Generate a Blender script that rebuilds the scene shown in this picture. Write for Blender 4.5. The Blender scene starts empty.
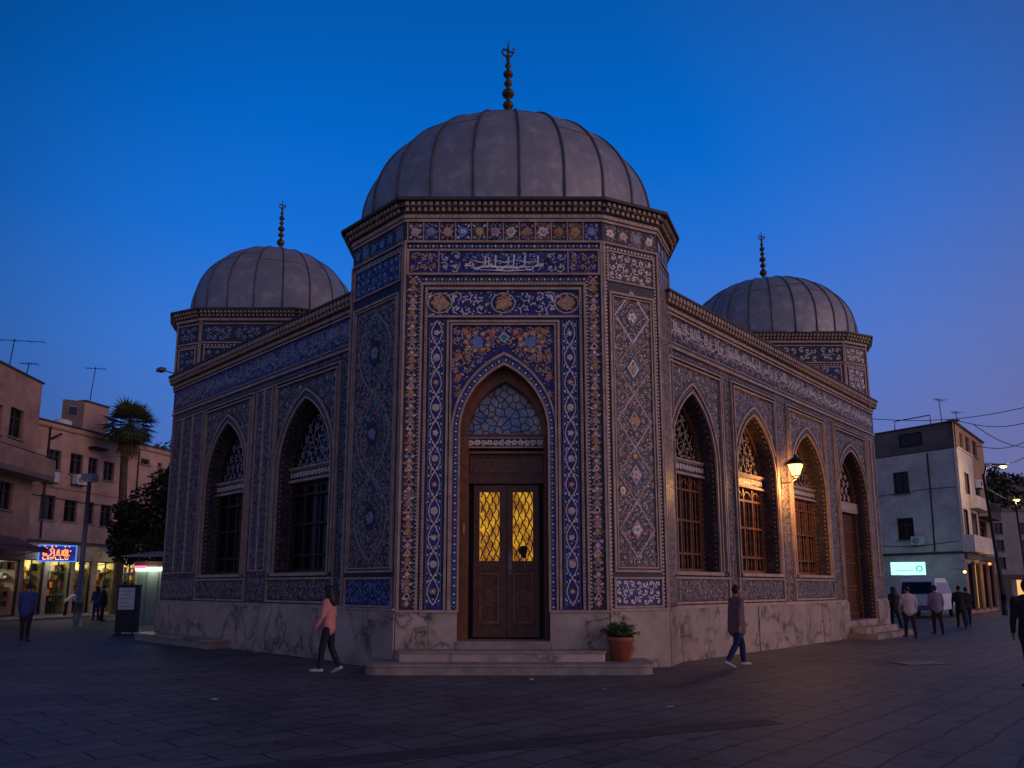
import bpy, bmesh, math, random
from mathutils import Vector, Matrix, noise
from mathutils.geometry import tessellate_polygon
R = math.radians
sin, cos, pi = math.sin, math.cos, math.pi
rnd = random.Random(7)
scene = bpy.context.scene
COL = scene.collection

# ------------------------------------------------------------------ camera
PITCH = 9.0
cam_d = bpy.data.cameras.new('camera')
cam = bpy.data.objects.new('camera', cam_d); COL.objects.link(cam)
cam.location = (0, 0, 1.65)
cam.rotation_euler = (R(90 + PITCH), 0, 0)
cam_d.sensor_width = 36; cam_d.lens = 36 * 750 / 1024
cam_d.shift_y = 84 / 1024
cam_d.clip_end = 2000
scene.camera = cam

# ------------------------------------------------------------------ sky and afterglow
world = bpy.data.worlds.new('World'); scene.world = world
world.use_nodes = True
wt = world.node_tree; wt.nodes.clear()
def WN(t, **k):
    n = wt.nodes.new(t)
    for a, b in k.items(): setattr(n, a, b)
    return n
wo = WN('ShaderNodeOutputWorld'); bg = WN('ShaderNodeBackground')
sky = WN('ShaderNodeTexSky', sky_type='NISHITA')
sky.sun_disc = False
sky.sun_elevation = R(4); sky.sun_rotation = R(121)
sky.air_density = 1.0; sky.dust_density = 0.6; sky.ozone_density = 4.0
tc = WN('ShaderNodeTexCoord'); sp = WN('ShaderNodeSeparateXYZ')
wt.links.new(tc.outputs['Generated'], sp.inputs[0])
ramp = WN('ShaderNodeValToRGB')
cr = ramp.color_ramp
cr.elements[0].position = 0.0; cr.elements[0].color = (0.135, 0.14, 0.36, 1)
cr.elements[1].position = 1.0; cr.elements[1].color = (0.003, 0.045, 0.20, 1)
for p, c in ((0.12, (0.090, 0.165, 0.50, 1)), (0.28, (0.045, 0.185, 0.66, 1)), (0.42, (0.008, 0.155, 0.66, 1)), (0.54, (0.0, 0.125, 0.56, 1)), (0.68, (0.0, 0.085, 0.38, 1))):
    e = cr.elements.new(p); e.color = c
wt.links.new(sp.outputs['Z'], ramp.inputs[0])
# the side of the afterglow (right and behind) is paler and more violet
dotn = WN('ShaderNodeVectorMath', operation='DOT_PRODUCT'); dotn.inputs[1].default_value = (0.50, -0.866, 0)
wt.links.new(tc.outputs['Generated'], dotn.inputs[0])
mr = WN('ShaderNodeMapRange'); mr.inputs[1].default_value = -0.60; mr.inputs[2].default_value = 0.55
wt.links.new(dotn.outputs['Value'], mr.inputs[0])
low = WN('ShaderNodeMapRange'); low.inputs[1].default_value = 0.0; low.inputs[2].default_value = 0.85
low.inputs[3].default_value = 1.0; low.inputs[4].default_value = 0.0
wt.links.new(sp.outputs['Z'], low.inputs[0])
mm = WN('ShaderNodeMath', operation='MULTIPLY'); wt.links.new(mr.outputs[0], mm.inputs[0]); wt.links.new(low.outputs[0], mm.inputs[1])
mixg = WN('ShaderNodeMixRGB', blend_type='MIX'); mixg.inputs[2].default_value = (0.31, 0.265, 0.40, 1)
# brightest ahead, deeper towards the zenith and the sides
fd = WN('ShaderNodeVectorMath', operation='DOT_PRODUCT'); fd.inputs[1].default_value = Vector((0.03, 0.93, 0.37)).normalized()
wt.links.new(tc.outputs['Generated'], fd.inputs[0])
fm = WN('ShaderNodeMapRange'); fm.inputs[1].default_value = 0.70; fm.inputs[2].default_value = 0.96; fm.inputs[3].default_value = 0.36; fm.inputs[4].default_value = 1.0
fm.interpolation_type = 'SMOOTHSTEP'
wt.links.new(fd.outputs['Value'], fm.inputs[0])
fx = WN('ShaderNodeMixRGB', blend_type='MULTIPLY'); fx.inputs[0].default_value = 1
wt.links.new(ramp.outputs[0], fx.inputs[1]); wt.links.new(fm.outputs[0], fx.inputs[2])
# lavender band low in the sky to the right
rx = WN('ShaderNodeMapRange'); rx.inputs[1].default_value = -0.1; rx.inputs[2].default_value = 0.7
wt.links.new(sp.outputs['X'], rx.inputs[0])
rz_ = WN('ShaderNodeMapRange'); rz_.inputs[1].default_value = 0.05; rz_.inputs[2].default_value = 0.5; rz_.inputs[3].default_value = 0.85; rz_.inputs[4].default_value = 0
wt.links.new(sp.outputs['Z'], rz_.inputs[0])
rm = WN('ShaderNodeMath', operation='MULTIPLY'); wt.links.new(rx.outputs[0], rm.inputs[0]); wt.links.new(rz_.outputs[0], rm.inputs[1])
lav = WN('ShaderNodeMixRGB'); lav.inputs[2].default_value = (0.16, 0.15, 0.36, 1)
wt.links.new(rm.outputs[0], lav.inputs[0]); wt.links.new(fx.outputs[0], lav.inputs[1])
wt.links.new(mm.outputs[0], mixg.inputs[0]); wt.links.new(lav.outputs[0], mixg.inputs[1])
# the physical sky is blended in and gives the twilight its own variation
mixs = WN('ShaderNodeMixRGB', blend_type='ADD'); mixs.inputs[0].default_value = 0.006
wt.links.new(mixg.outputs[0], mixs.inputs[1]); wt.links.new(sky.outputs[0], mixs.inputs[2])
wt.links.new(mixs.outputs[0], bg.inputs[0]); bg.inputs[1].default_value = 1.0
wt.links.new(bg.outputs[0], wo.inputs[0])

sun_d = bpy.data.lights.new('afterglow', 'SUN'); sun = bpy.data.objects.new('afterglow', sun_d); COL.objects.link(sun)
sun_d.energy = 0.66; sun_d.angle = R(40); sun_d.color = (1.0, 0.60, 0.53)
sd = Vector((0.86, -0.44, 0.20)).normalized()          # towards the afterglow
sun.rotation_euler = (-sd).to_track_quat('-Z', 'Y').to_euler()
sun.location = (20, -10, 20)

vs = scene.view_settings
vs.view_transform = 'Standard'; vs.look = 'None'; vs.exposure = 0.0; vs.gamma = 1.0; vs.use_curve_mapping = False
scene.render.engine = 'CYCLES'
scene.cycles.max_bounces = 5; scene.cycles.diffuse_bounces = 3; scene.cycles.glossy_bounces = 2
scene.cycles.sample_clamp_indirect = 3.0

# ------------------------------------------------------------------ materials
def NT(name):
    m = bpy.data.materials.new(name); m.use_nodes = True
    nt = m.node_tree; b = nt.nodes['Principled BSDF']
    return m, nt, b
def nn(nt, t, **k):
    n = nt.nodes.new(t)
    for a, v in k.items(): setattr(n, a, v)
    return n
def mat(name, col, rough=0.6, metal=0.0, var=0.25, scale=3.0, bump=0.15, bscale=40.0, spec=0.5, tint=None, tf=0.5):
    m, nt, b = NT(name)
    L = nt.links.new
    t = nn(nt, 'ShaderNodeTexCoord')
    n1 = nn(nt, 'ShaderNodeTexNoise'); n1.inputs['Scale'].default_value = scale; n1.inputs['Detail'].default_value = 7
    n1.inputs['Roughness'].default_value = 0.65
    L(t.outputs['Object'], n1.inputs['Vector'])
    r = nn(nt, 'ShaderNodeValToRGB')
    c0 = tuple(max(0, c * (1 - var)) for c in col); c1 = tuple(min(1, c * (1 + var)) for c in col)
    r.color_ramp.elements[0].position = 0.32; r.color_ramp.elements[0].color = (*c0, 1)
    r.color_ramp.elements[1].position = 0.68; r.color_ramp.elements[1].color = (*c1, 1)
    if tint: e = r.color_ramp.elements.new(tf); e.color = (*tint, 1)
    L(n1.outputs[0], r.inputs[0]); L(r.outputs[0], b.inputs['Base Color'])
    b.inputs['Roughness'].default_value = rough; b.inputs['Metallic'].default_value = metal
    b.inputs['Specular IOR Level'].default_value = spec
    if bump:
        n2 = nn(nt, 'ShaderNodeTexNoise'); n2.inputs['Scale'].default_value = bscale; n2.inputs['Detail'].default_value = 4
        L(t.outputs['Object'], n2.inputs['Vector'])
        bp = nn(nt, 'ShaderNodeBump'); bp.inputs['Strength'].default_value = bump; bp.inputs['Distance'].default_value = 0.02
        L(n2.outputs[0], bp.inputs['Height']); L(bp.outputs[0], b.inputs['Normal'])
    return m
def emit(name, col, s, hide=None):
    m, nt, b = NT(name)
    b.inputs['Base Color'].default_value = (*[min(1, c) for c in col], 1)
    b.inputs['Emission Color'].default_value = (*col, 1); b.inputs['Emission Strength'].default_value = s
    b.inputs['Roughness'].default_value = 0.4
    return m
def mosaic(name, pal, scale=22.0, rough=0.35, grime=0.5):
    """small glazed tesserae: each cell takes a colour of the palette, grout between"""
    m, nt, b = NT(name); L = nt.links.new
    t = nn(nt, 'ShaderNodeTexCoord')
    v = nn(nt, 'ShaderNodeTexVoronoi'); v.inputs['Scale'].default_value = scale
    L(t.outputs['Object'], v.inputs['Vector'])
    s = nn(nt, 'ShaderNodeSeparateColor'); L(v.outputs['Color'], s.inputs[0])
    n = nn(nt, 'ShaderNodeTexNoise'); n.inputs['Scale'].default_value = 2.2; n.inputs['Detail'].default_value = 5
    L(t.outputs['Object'], n.inputs['Vector'])
    a = nn(nt, 'ShaderNodeMath', operation='MULTIPLY_ADD'); a.inputs[1].default_value = 0.75
    L(s.outputs[0], a.inputs[0])
    k = nn(nt, 'ShaderNodeMath', operation='MULTIPLY_ADD'); k.inputs[1].default_value = 0.8; k.inputs[2].default_value = -0.28
    L(n.outputs[0], k.inputs[0]); L(k.outputs[0], a.inputs[2])
    r = nn(nt, 'ShaderNodeValToRGB'); r.color_ramp.interpolation = 'CONSTANT'
    cr = r.color_ramp
    while len(cr.elements) > 1: cr.elements.remove(cr.elements[-1])
    tot = sum(w for c, w in pal); acc = 0
    for i, (c, w) in enumerate(pal):
        e = cr.elements[0] if i == 0 else cr.elements.new(acc / tot)
        e.position = acc / tot; e.color = (*c, 1); acc += w
    L(a.outputs[0], r.inputs[0])
    v2 = nn(nt, 'ShaderNodeTexVoronoi', feature='DISTANCE_TO_EDGE'); v2.inputs['Scale'].default_value = scale
    L(t.outputs['Object'], v2.inputs['Vector'])
    g = nn(nt, 'ShaderNodeMapRange'); g.inputs[1].default_value = 0.02; g.inputs[2].default_value = 0.09
    L(v2.outputs['Distance'], g.inputs[0])
    mx = nn(nt, 'ShaderNodeMixRGB'); mx.inputs[1].default_value = (0.09, 0.08, 0.075, 1)
    L(g.outputs[0], mx.inputs[0]); L(r.outputs[0], mx.inputs[2])
    n3 = nn(nt, 'ShaderNodeTexNoise'); n3.inputs['Scale'].default_value = 0.9; n3.inputs['Detail'].default_value = 8; n3.inputs['Roughness'].default_value = 0.7
    L(t.outputs['Object'], n3.inputs['Vector'])
    g3 = nn(nt, 'ShaderNodeMapRange'); g3.inputs[1].default_value = 0.3; g3.inputs[2].default_value = 0.75
    g3.inputs[3].default_value = 1.0; g3.inputs[4].default_value = 1 - grime
    L(n3.outputs[0], g3.inputs[0])
    mu = nn(nt, 'ShaderNodeMixRGB', blend_type='MULTIPLY'); mu.inputs[0].default_value = 1
    L(mx.outputs[0], mu.inputs[1]); L(g3.outputs[0], mu.inputs[2])
    L(mu.outputs[0], b.inputs['Base Color'])
    b.inputs['Roughness'].default_value = rough; b.inputs['Specular IOR Level'].default_value = 0.3
    bp = nn(nt, 'ShaderNodeBump'); bp.inputs['Strength'].default_value = 0.35; bp.inputs['Distance'].default_value = 0.006
    L(g.outputs[0], bp.inputs['Height']); L(bp.outputs[0], b.inputs['Normal'])
    return m

CREAM = mat('cream_glaze', (0.70, 0.62, 0.53), 0.25, var=0.3, scale=9)
WHITE = mat('white_glaze', (0.80, 0.77, 0.73), 0.25, var=0.25, scale=9)
TAN = mat('tan_moulding', (0.46, 0.33, 0.26), 0.55, var=0.3, scale=4, bump=0.4)
GOLD = mat('ochre_glaze', (0.50, 0.30, 0.09), 0.4, var=0.3, scale=8)
ORANGE = mat('orange_glaze', (0.56, 0.20, 0.07), 0.4, var=0.3, scale=8)
PINK = mat('rose_glaze', (0.55, 0.32, 0.30), 0.28, var=0.3, scale=8)
TURQ = mat('turquoise_glaze', (0.05, 0.24, 0.34), 0.35, var=0.3, scale=8)
SKYB = mat('pale_blue_glaze', (0.13, 0.24, 0.48), 0.35, var=0.3, scale=8)
LAPIS = mosaic('lapis_tile', [((0.008, 0.014, 0.15), 3), ((0.014, 0.028, 0.33), 4), ((0.012, 0.016, 0.09), 2), ((0.02, 0.06, 0.30), 1.3)], 16, 0.3, 0.35)
NAVY = mosaic('navy_tile', [((0.008, 0.010, 0.05), 3), ((0.014, 0.018, 0.09), 4), ((0.05, 0.045, 0.06), 2)], 18, 0.35, 0.4)
DKBORD = mosaic('border_tile', [((0.02, 0.025, 0.08), 4), ((0.05, 0.04, 0.05), 3), ((0.09, 0.06, 0.05), 2), ((0.03, 0.05, 0.16), 2)], 20, 0.4, 0.4)
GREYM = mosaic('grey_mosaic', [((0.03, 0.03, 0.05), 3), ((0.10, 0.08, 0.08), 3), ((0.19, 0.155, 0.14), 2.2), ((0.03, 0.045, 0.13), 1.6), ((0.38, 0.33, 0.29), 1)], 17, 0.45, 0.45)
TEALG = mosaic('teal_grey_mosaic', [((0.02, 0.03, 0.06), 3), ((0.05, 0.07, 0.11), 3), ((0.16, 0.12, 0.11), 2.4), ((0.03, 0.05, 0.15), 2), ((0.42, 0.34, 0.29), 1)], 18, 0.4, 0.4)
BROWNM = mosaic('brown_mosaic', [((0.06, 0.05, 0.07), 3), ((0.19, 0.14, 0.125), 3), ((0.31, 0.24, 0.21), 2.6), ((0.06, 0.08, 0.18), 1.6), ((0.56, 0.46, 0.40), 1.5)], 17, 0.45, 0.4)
TEALM = mosaic('teal_tile', [((0.015, 0.05, 0.09), 3), ((0.02, 0.08, 0.13), 3), ((0.03, 0.04, 0.10), 2)], 16, 0.35, 0.4)
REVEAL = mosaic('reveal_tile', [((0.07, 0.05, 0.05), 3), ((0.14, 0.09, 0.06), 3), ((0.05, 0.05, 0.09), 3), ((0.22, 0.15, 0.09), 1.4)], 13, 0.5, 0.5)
LEAD = mat('lead_sheet', (0.33, 0.315, 0.32), 0.5, 0.2, var=0.24, scale=2.6, bump=0.25, bscale=7, tint=(0.275, 0.275, 0.305))
LEADR = mat('lead_rib', (0.12, 0.112, 0.118), 0.5, 0.4, var=0.3, scale=3)
FLASH = mat('dark_flashing', (0.06, 0.05, 0.045), 0.6, 0.2, var=0.3)
BRASS = mat('old_bronze', (0.10, 0.065, 0.03), 0.45, 0.6, var=0.4, scale=8)
WOOD = mat('dark_wood', (0.105, 0.036, 0.018), 0.45, var=0.4, scale=6, bump=0.3, bscale=25)
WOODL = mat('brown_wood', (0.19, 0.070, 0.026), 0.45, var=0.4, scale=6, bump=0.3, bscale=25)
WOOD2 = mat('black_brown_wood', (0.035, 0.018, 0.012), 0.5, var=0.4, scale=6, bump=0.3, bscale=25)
GREYG = mat('blue_grey_glaze', (0.28, 0.28, 0.33), 0.3, var=0.35, scale=9)
DULL = mat('dull_tan_glaze', (0.34, 0.265, 0.22), 0.35, var=0.35, scale=9)
DGLASS = mat('dark_glass', (0.01, 0.01, 0.014), 0.12, var=0.1, bump=0.0)
IRON = mat('black_iron', (0.025, 0.025, 0.028), 0.5, 0.5, var=0.2)
STEEL = mat('grey_steel', (0.18, 0.19, 0.21), 0.45, 0.5, var=0.2)
BLACK = mat('matt_black', (0.012, 0.012, 0.014), 0.7, var=0.2)
ROOFM = mat('roof_felt', (0.09, 0.085, 0.085), 0.9, var=0.3)
INNER = mat('inner_plaster', (0.25, 0.2, 0.15), 0.9, var=0.2)

def marble():
    m, nt, b = NT('veined_marble'); L = nt.links.new
    t = nn(nt, 'ShaderNodeTexCoord')
    nz = nn(nt, 'ShaderNodeTexNoise'); nz.inputs['Scale'].default_value = 1.1; nz.inputs['Detail'].default_value = 6
    L(t.outputs['Object'], nz.inputs['Vector'])
    ad = nn(nt, 'ShaderNodeVectorMath', operation='MULTIPLY_ADD'); ad.inputs[1].default_value = (1.1, 1.1, 1.1)
    L(nz.outputs['Color'], ad.inputs[0]); L(t.outputs['Object'], ad.inputs[2])
    w = nn(nt, 'ShaderNodeTexNoise'); w.inputs['Scale'].default_value = 0.85; w.inputs['Detail'].default_value = 5
    L(ad.outputs[0], w.inputs['Vector'])
    ab = nn(nt, 'ShaderNodeMath', operation='SUBTRACT'); ab.inputs[1].default_value = 0.5; L(w.outputs[0], ab.inputs[0])
    a2 = nn(nt, 'ShaderNodeMath', operation='ABSOLUTE'); L(ab.outputs[0], a2.inputs[0])
    r = nn(nt, 'ShaderNodeValToRGB'); e = r.color_ramp.elements
    e[0].position = 0.0; e[0].color = (0.13, 0.105, 0.10, 1); e[1].position = 0.05; e[1].color = (0.60, 0.47, 0.38, 1)
    x = e.new(0.012); x.color = (0.46, 0.35, 0.28, 1)
    L(a2.outputs[0], r.inputs[0])
    st = nn(nt, 'ShaderNodeTexNoise'); st.inputs['Scale'].default_value = 0.8; st.inputs['Detail'].default_value = 8; st.inputs['Roughness'].default_value = 0.7
    L(t.outputs['Object'], st.inputs['Vector'])
    g = nn(nt, 'ShaderNodeMapRange'); g.inputs[1].default_value = 0.35; g.inputs[2].default_value = 0.68; g.inputs[3].default_value = 1; g.inputs[4].default_value = 0.5
    L(st.outputs[0], g.inputs[0])
    mu = nn(nt, 'ShaderNodeMixRGB', blend_type='MULTIPLY'); mu.inputs[0].default_value = 1
    L(r.outputs[0], mu.inputs[1]); L(g.outputs[0], mu.inputs[2]); L(mu.outputs[0], b.inputs['Base Color'])
    b.inputs['Roughness'].default_value = 0.38; b.inputs['Specular IOR Level'].default_value = 0.35
    return m
MARBLE = marble()
STONE = mat('worn_stone', (0.30, 0.25, 0.21), 0.7, var=0.3, scale=3, bump=0.4)

def glass_mosaic():
    m, nt, b = NT('stained_glass'); L = nt.links.new
    t = nn(nt, 'ShaderNodeTexCoord')
    v = nn(nt, 'ShaderNodeTexVoronoi'); v.inputs['Scale'].default_value = 5.2
    L(t.outputs['Object'], v.inputs['Vector'])
    s = nn(nt, 'ShaderNodeSeparateColor'); L(v.outputs['Color'], s.inputs[0])
    r = nn(nt, 'ShaderNodeValToRGB'); r.color_ramp.interpolation = 'CONSTANT'; e = r.color_ramp.elements
    e[0].position = 0; e[0].color = (0.16, 0.20, 0.36, 1); e[1].position = 0.92; e[1].color = (0.42, 0.27, 0.07, 1)
    for p, c in ((0.25, (0.22, 0.24, 0.33, 1)), (0.5, (0.09, 0.15, 0.36, 1)), (0.68, (0.27, 0.27, 0.30, 1)), (0.82, (0.22, 0.16, 0.27, 1))):
        x = e.new(p); x.color = c
    L(s.outputs[0], r.inputs[0]); L(r.outputs[0], b.inputs['Base Color'])
    L(r.outputs[0], b.inputs['Emission Color']); b.inputs['Emission Strength'].default_value = 0.05
    b.inputs['Roughness'].default_value = 0.22
    return m
SGLASS = glass_mosaic()
def lit_amber():
    m, nt, b = NT('lit_amber_glass'); L = nt.links.new
    t = nn(nt, 'ShaderNodeTexCoord')
    n = nn(nt, 'ShaderNodeTexNoise'); n.inputs['Scale'].default_value = 5; n.inputs['Detail'].default_value = 4
    L(t.outputs['Object'], n.inputs['Vector'])
    r = nn(nt, 'ShaderNodeValToRGB'); e = r.color_ramp.elements
    e[0].position = 0.36; e[0].color = (0.20, 0.065, 0.002, 1); e[1].position = 0.7; e[1].color = (0.78, 0.38, 0.012, 1)
    L(n.outputs[0], r.inputs[0]); L(r.outputs[0], b.inputs['Emission Color']); b.inputs['Emission Strength'].default_value = 0.95
    b.inputs['Base Color'].default_value = (0.3, 0.16, 0.03, 1); b.inputs['Roughness'].default_value = 0.3
    return m
AMBER = lit_amber()
LAMPG = emit('lamp_glass', (1.0, 0.62, 0.17), 4.5)

def paving():
    m, nt, b = NT('plaza_paving'); L = nt.links.new
    t = nn(nt, 'ShaderNodeTexCoord')
    mp = nn(nt, 'ShaderNodeMapping'); mp.inputs['Rotation'].default_value = (0, 0, R(-46)); L(t.outputs['Object'], mp.inputs['Vector'])
    nz = nn(nt, 'ShaderNodeTexNoise'); nz.inputs['Scale'].default_value = 0.9; nz.inputs['Detail'].default_value = 4
    L(mp.outputs[0], nz.inputs['Vector'])
    wb = nn(nt, 'ShaderNodeVectorMath', operation='MULTIPLY_ADD'); wb.inputs[1].default_value = (0.22, 0.22, 0)
    L(nz.outputs['Color'], wb.inputs[0]); L(mp.outputs[0], wb.inputs[2])
    br = nn(nt, 'ShaderNodeTexBrick'); br.inputs['Scale'].default_value = 1.0
    br.inputs['Brick Width'].default_value = 0.80; br.inputs['Row Height'].default_value = 0.46
    br.inputs['Mortar Size'].default_value = 0.017; br.inputs['Mortar Smooth'].default_value = 0.25; br.inputs['Bias'].default_value = -0.1
    br.inputs['Color1'].default_value = (0.145, 0.136, 0.142, 1); br.inputs['Color2'].default_value = (0.118, 0.110, 0.116, 1); br.inputs['Mortar'].default_value = (0.04, 0.034, 0.034, 1)
    L(wb.outputs[0], br.inputs['Vector'])
    n1 = nn(nt, 'ShaderNodeTexNoise'); n1.inputs['Scale'].default_value = 0.5; n1.inputs['Detail'].default_value = 9; n1.inputs['Roughness'].default_value = 0.72
    L(t.outputs['Object'], n1.inputs['Vector'])
    g = nn(nt, 'ShaderNodeMapRange'); g.inputs[1].default_value = 0.3; g.inputs[2].default_value = 0.7; g.inputs[3].default_value = 0.42; g.inputs[4].default_value = 1.35
    L(n1.outputs[0], g.inputs[0])
    mu = nn(nt, 'ShaderNodeMixRGB', blend_type='MULTIPLY'); mu.inputs[0].default_value = 1; L(br.outputs[0], mu.inputs[1]); L(g.outputs[0], mu.inputs[2])
    # dark tar patches and worn spots
    n2 = nn(nt, 'ShaderNodeTexNoise'); n2.inputs['Scale'].default_value = 1.7; n2.inputs['Detail'].default_value = 5
    m2 = nn(nt, 'ShaderNodeMapping'); m2.inputs['Scale'].default_value = (0.5, 1.6, 1); L(mp.outputs[0], m2.inputs['Vector']); L(m2.outputs[0], n2.inputs['Vector'])
    g2 = nn(nt, 'ShaderNodeMapRange'); g2.inputs[1].default_value = 0.62; g2.inputs[2].default_value = 0.70; g2.inputs[3].default_value = 1; g2.inputs[4].default_value = 0.5
    L(n2.outputs[0], g2.inputs[0])
    m3 = nn(nt, 'ShaderNodeMixRGB', blend_type='MULTIPLY'); m3.inputs[0].default_value = 1; L(mu.outputs[0], m3.inputs[1]); L(g2.outputs[0], m3.inputs[2])
    L(m3.outputs[0], b.inputs['Base Color'])
    rr = nn(nt, 'ShaderNodeMapRange'); rr.inputs[3].default_value = 0.45; rr.inputs[4].default_value = 0.8; L(n1.outputs[0], rr.inputs[0]); L(rr.outputs[0], b.inputs['Roughness'])
    b.inputs['Specular IOR Level'].default_value = 0.3
    n4 = nn(nt, 'ShaderNodeTexNoise'); n4.inputs['Scale'].default_value = 14; n4.inputs['Detail'].default_value = 6; L(t.outputs['Object'], n4.inputs['Vector'])
    mh = nn(nt, 'ShaderNodeMath', operation='MULTIPLY_ADD'); mh.inputs[1].default_value = -1.0
    L(br.outputs['Fac'], mh.inputs[0]); L(n4.outputs[0], mh.inputs[2])
    bp = nn(nt, 'ShaderNodeBump'); bp.inputs['Strength'].default_value = 0.55; bp.inputs['Distance'].default_value = 0.012
    L(mh.outputs[0], bp.inputs['Height']); L(bp.outputs[0], b.inputs['Normal'])
    return m
PAVING = paving()
ASPH = mat('asphalt', (0.05, 0.048, 0.05), 0.75, var=0.3, scale=2, bump=0.4)
KERB = mat('kerb_stone', (0.24, 0.22, 0.20), 0.8, var=0.25)
PINKW = mat('pink_render', (0.52, 0.33, 0.26), 0.9, var=0.26, scale=0.9, bump=0.3, bscale=8)
PINKA = mat('ochre_render', (0.42, 0.25, 0.18), 0.9, var=0.3, scale=0.8, bump=0.3, bscale=8)
WHITEW = mat('white_render', (0.66, 0.58, 0.53), 0.9, var=0.26, scale=0.8, bump=0.3, bscale=6)
BROWNW = mat('brown_render', (0.20, 0.15, 0.13), 0.9, var=0.25, scale=1.0, bump=0.3)
TANW = mat('tan_render', (0.40, 0.24, 0.17), 0.9, var=0.25, scale=1.0, bump=0.3)
FARW = mat('far_render', (0.25, 0.23, 0.26), 0.9, var=0.2, scale=0.7)
SHUT = mat('shutter_slat', (0.07, 0.06, 0.06), 0.7, var=0.3)
YELW = mat('yellow_shop_wall', (0.50, 0.44, 0.24), 0.8, var=0.15)
CANV = mat('awning_canvas', (0.30, 0.30, 0.31), 0.9, var=0.25, scale=3)
CANVR = mat('awning_red', (0.22, 0.09, 0.09), 0.9, var=0.25, scale=3)
FOL = mat('tree_leaf', (0.022, 0.032, 0.012), 0.7, var=0.5, scale=2.0, bump=0)
FOLP = mat('plant_leaf', (0.06, 0.12, 0.03), 0.5, var=0.5, scale=12, bump=0)
PALMM = mat('palm_leaf', (0.07, 0.09, 0.035), 0.6, var=0.4, scale=2, bump=0)
PALMD = mat('dry_palm', (0.11, 0.075, 0.04), 0.9, var=0.4, scale=3, bump=0)
BARK = mat('bark', (0.10, 0.07, 0.05), 0.9, var=0.4, scale=6, bump=0.6)
TERRA = mat('terracotta', (0.42, 0.12, 0.055), 0.7, var=0.2, scale=6)
SOIL = mat('soil', (0.04, 0.03, 0.02), 0.95)
TUBE = emit('tube_light', (0.78, 1.0, 0.80), 5.0)
TUBEW = emit('warm_tube_light', (1.0, 0.86, 0.50), 4.0)
REDL = emit('red_neon', (1.0, 0.16, 0.03), 3.0)
ORL = emit('orange_neon', (1.0, 0.42, 0.05), 3.0)
BLUEL = emit('blue_neon', (0.10, 0.30, 1.0), 1.0)
BLUED = emit('blue_sign_face', (0.02, 0.04, 0.35), 0.5)
CYANL = emit('cyan_sign', (0.42, 1.0, 0.85), 1.4)
CYAND = emit('cyan_sign_ink', (0.08, 0.5, 0.45), 0.6)
PINKL = emit('pink_neon', (1.0, 0.10, 0.18), 3.0)
STREET = emit('street_bulb', (1.0, 0.50, 0.16), 3)
ORB = emit('amber_bulb', (1.0, 0.36, 0.04), 4)
WARMP = emit('warm_pane', (1.0, 0.55, 0.16), 0.8)
PAPER = mat('poster_paper', (0.58, 0.56, 0.60), 0.7, var=0.1)
INK = mat('poster_ink', (0.10, 0.09, 0.12), 0.7)
KIOSKM = mat('green_panel', (0.20, 0.28, 0.23), 0.6, var=0.15, scale=2)
WHITEP = mat('white_paint', (0.70, 0.70, 0.72), 0.35, var=0.08, bump=0)
RUBBER = mat('tyre_rubber', (0.02, 0.02, 0.02), 0.8)
VGLASS = mat('van_glass', (0.015, 0.03, 0.06), 0.08, bump=0, spec=0.9)
REDP = mat('red_lens', (0.4, 0.02, 0.02), 0.2, bump=0)

# ------------------------------------------------------------------ mesh tools
PM = {}
def thing(name, label, cat, loc=(0, 0, 0), rz=0.0, group=None, kind=None):
    o = bpy.data.objects.new(name, None); COL.objects.link(o)
    o.empty_display_size = 0.3
    o.location = loc; o.rotation_euler = (0, 0, rz)
    o['label'] = label; o['category'] = cat
    if group: o['group'] = group
    if kind: o['kind'] = kind
    PM[o.name] = (Matrix.Translation(loc) @ Matrix.Rotation(rz, 4, 'Z')).inverted()
    return o

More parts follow.
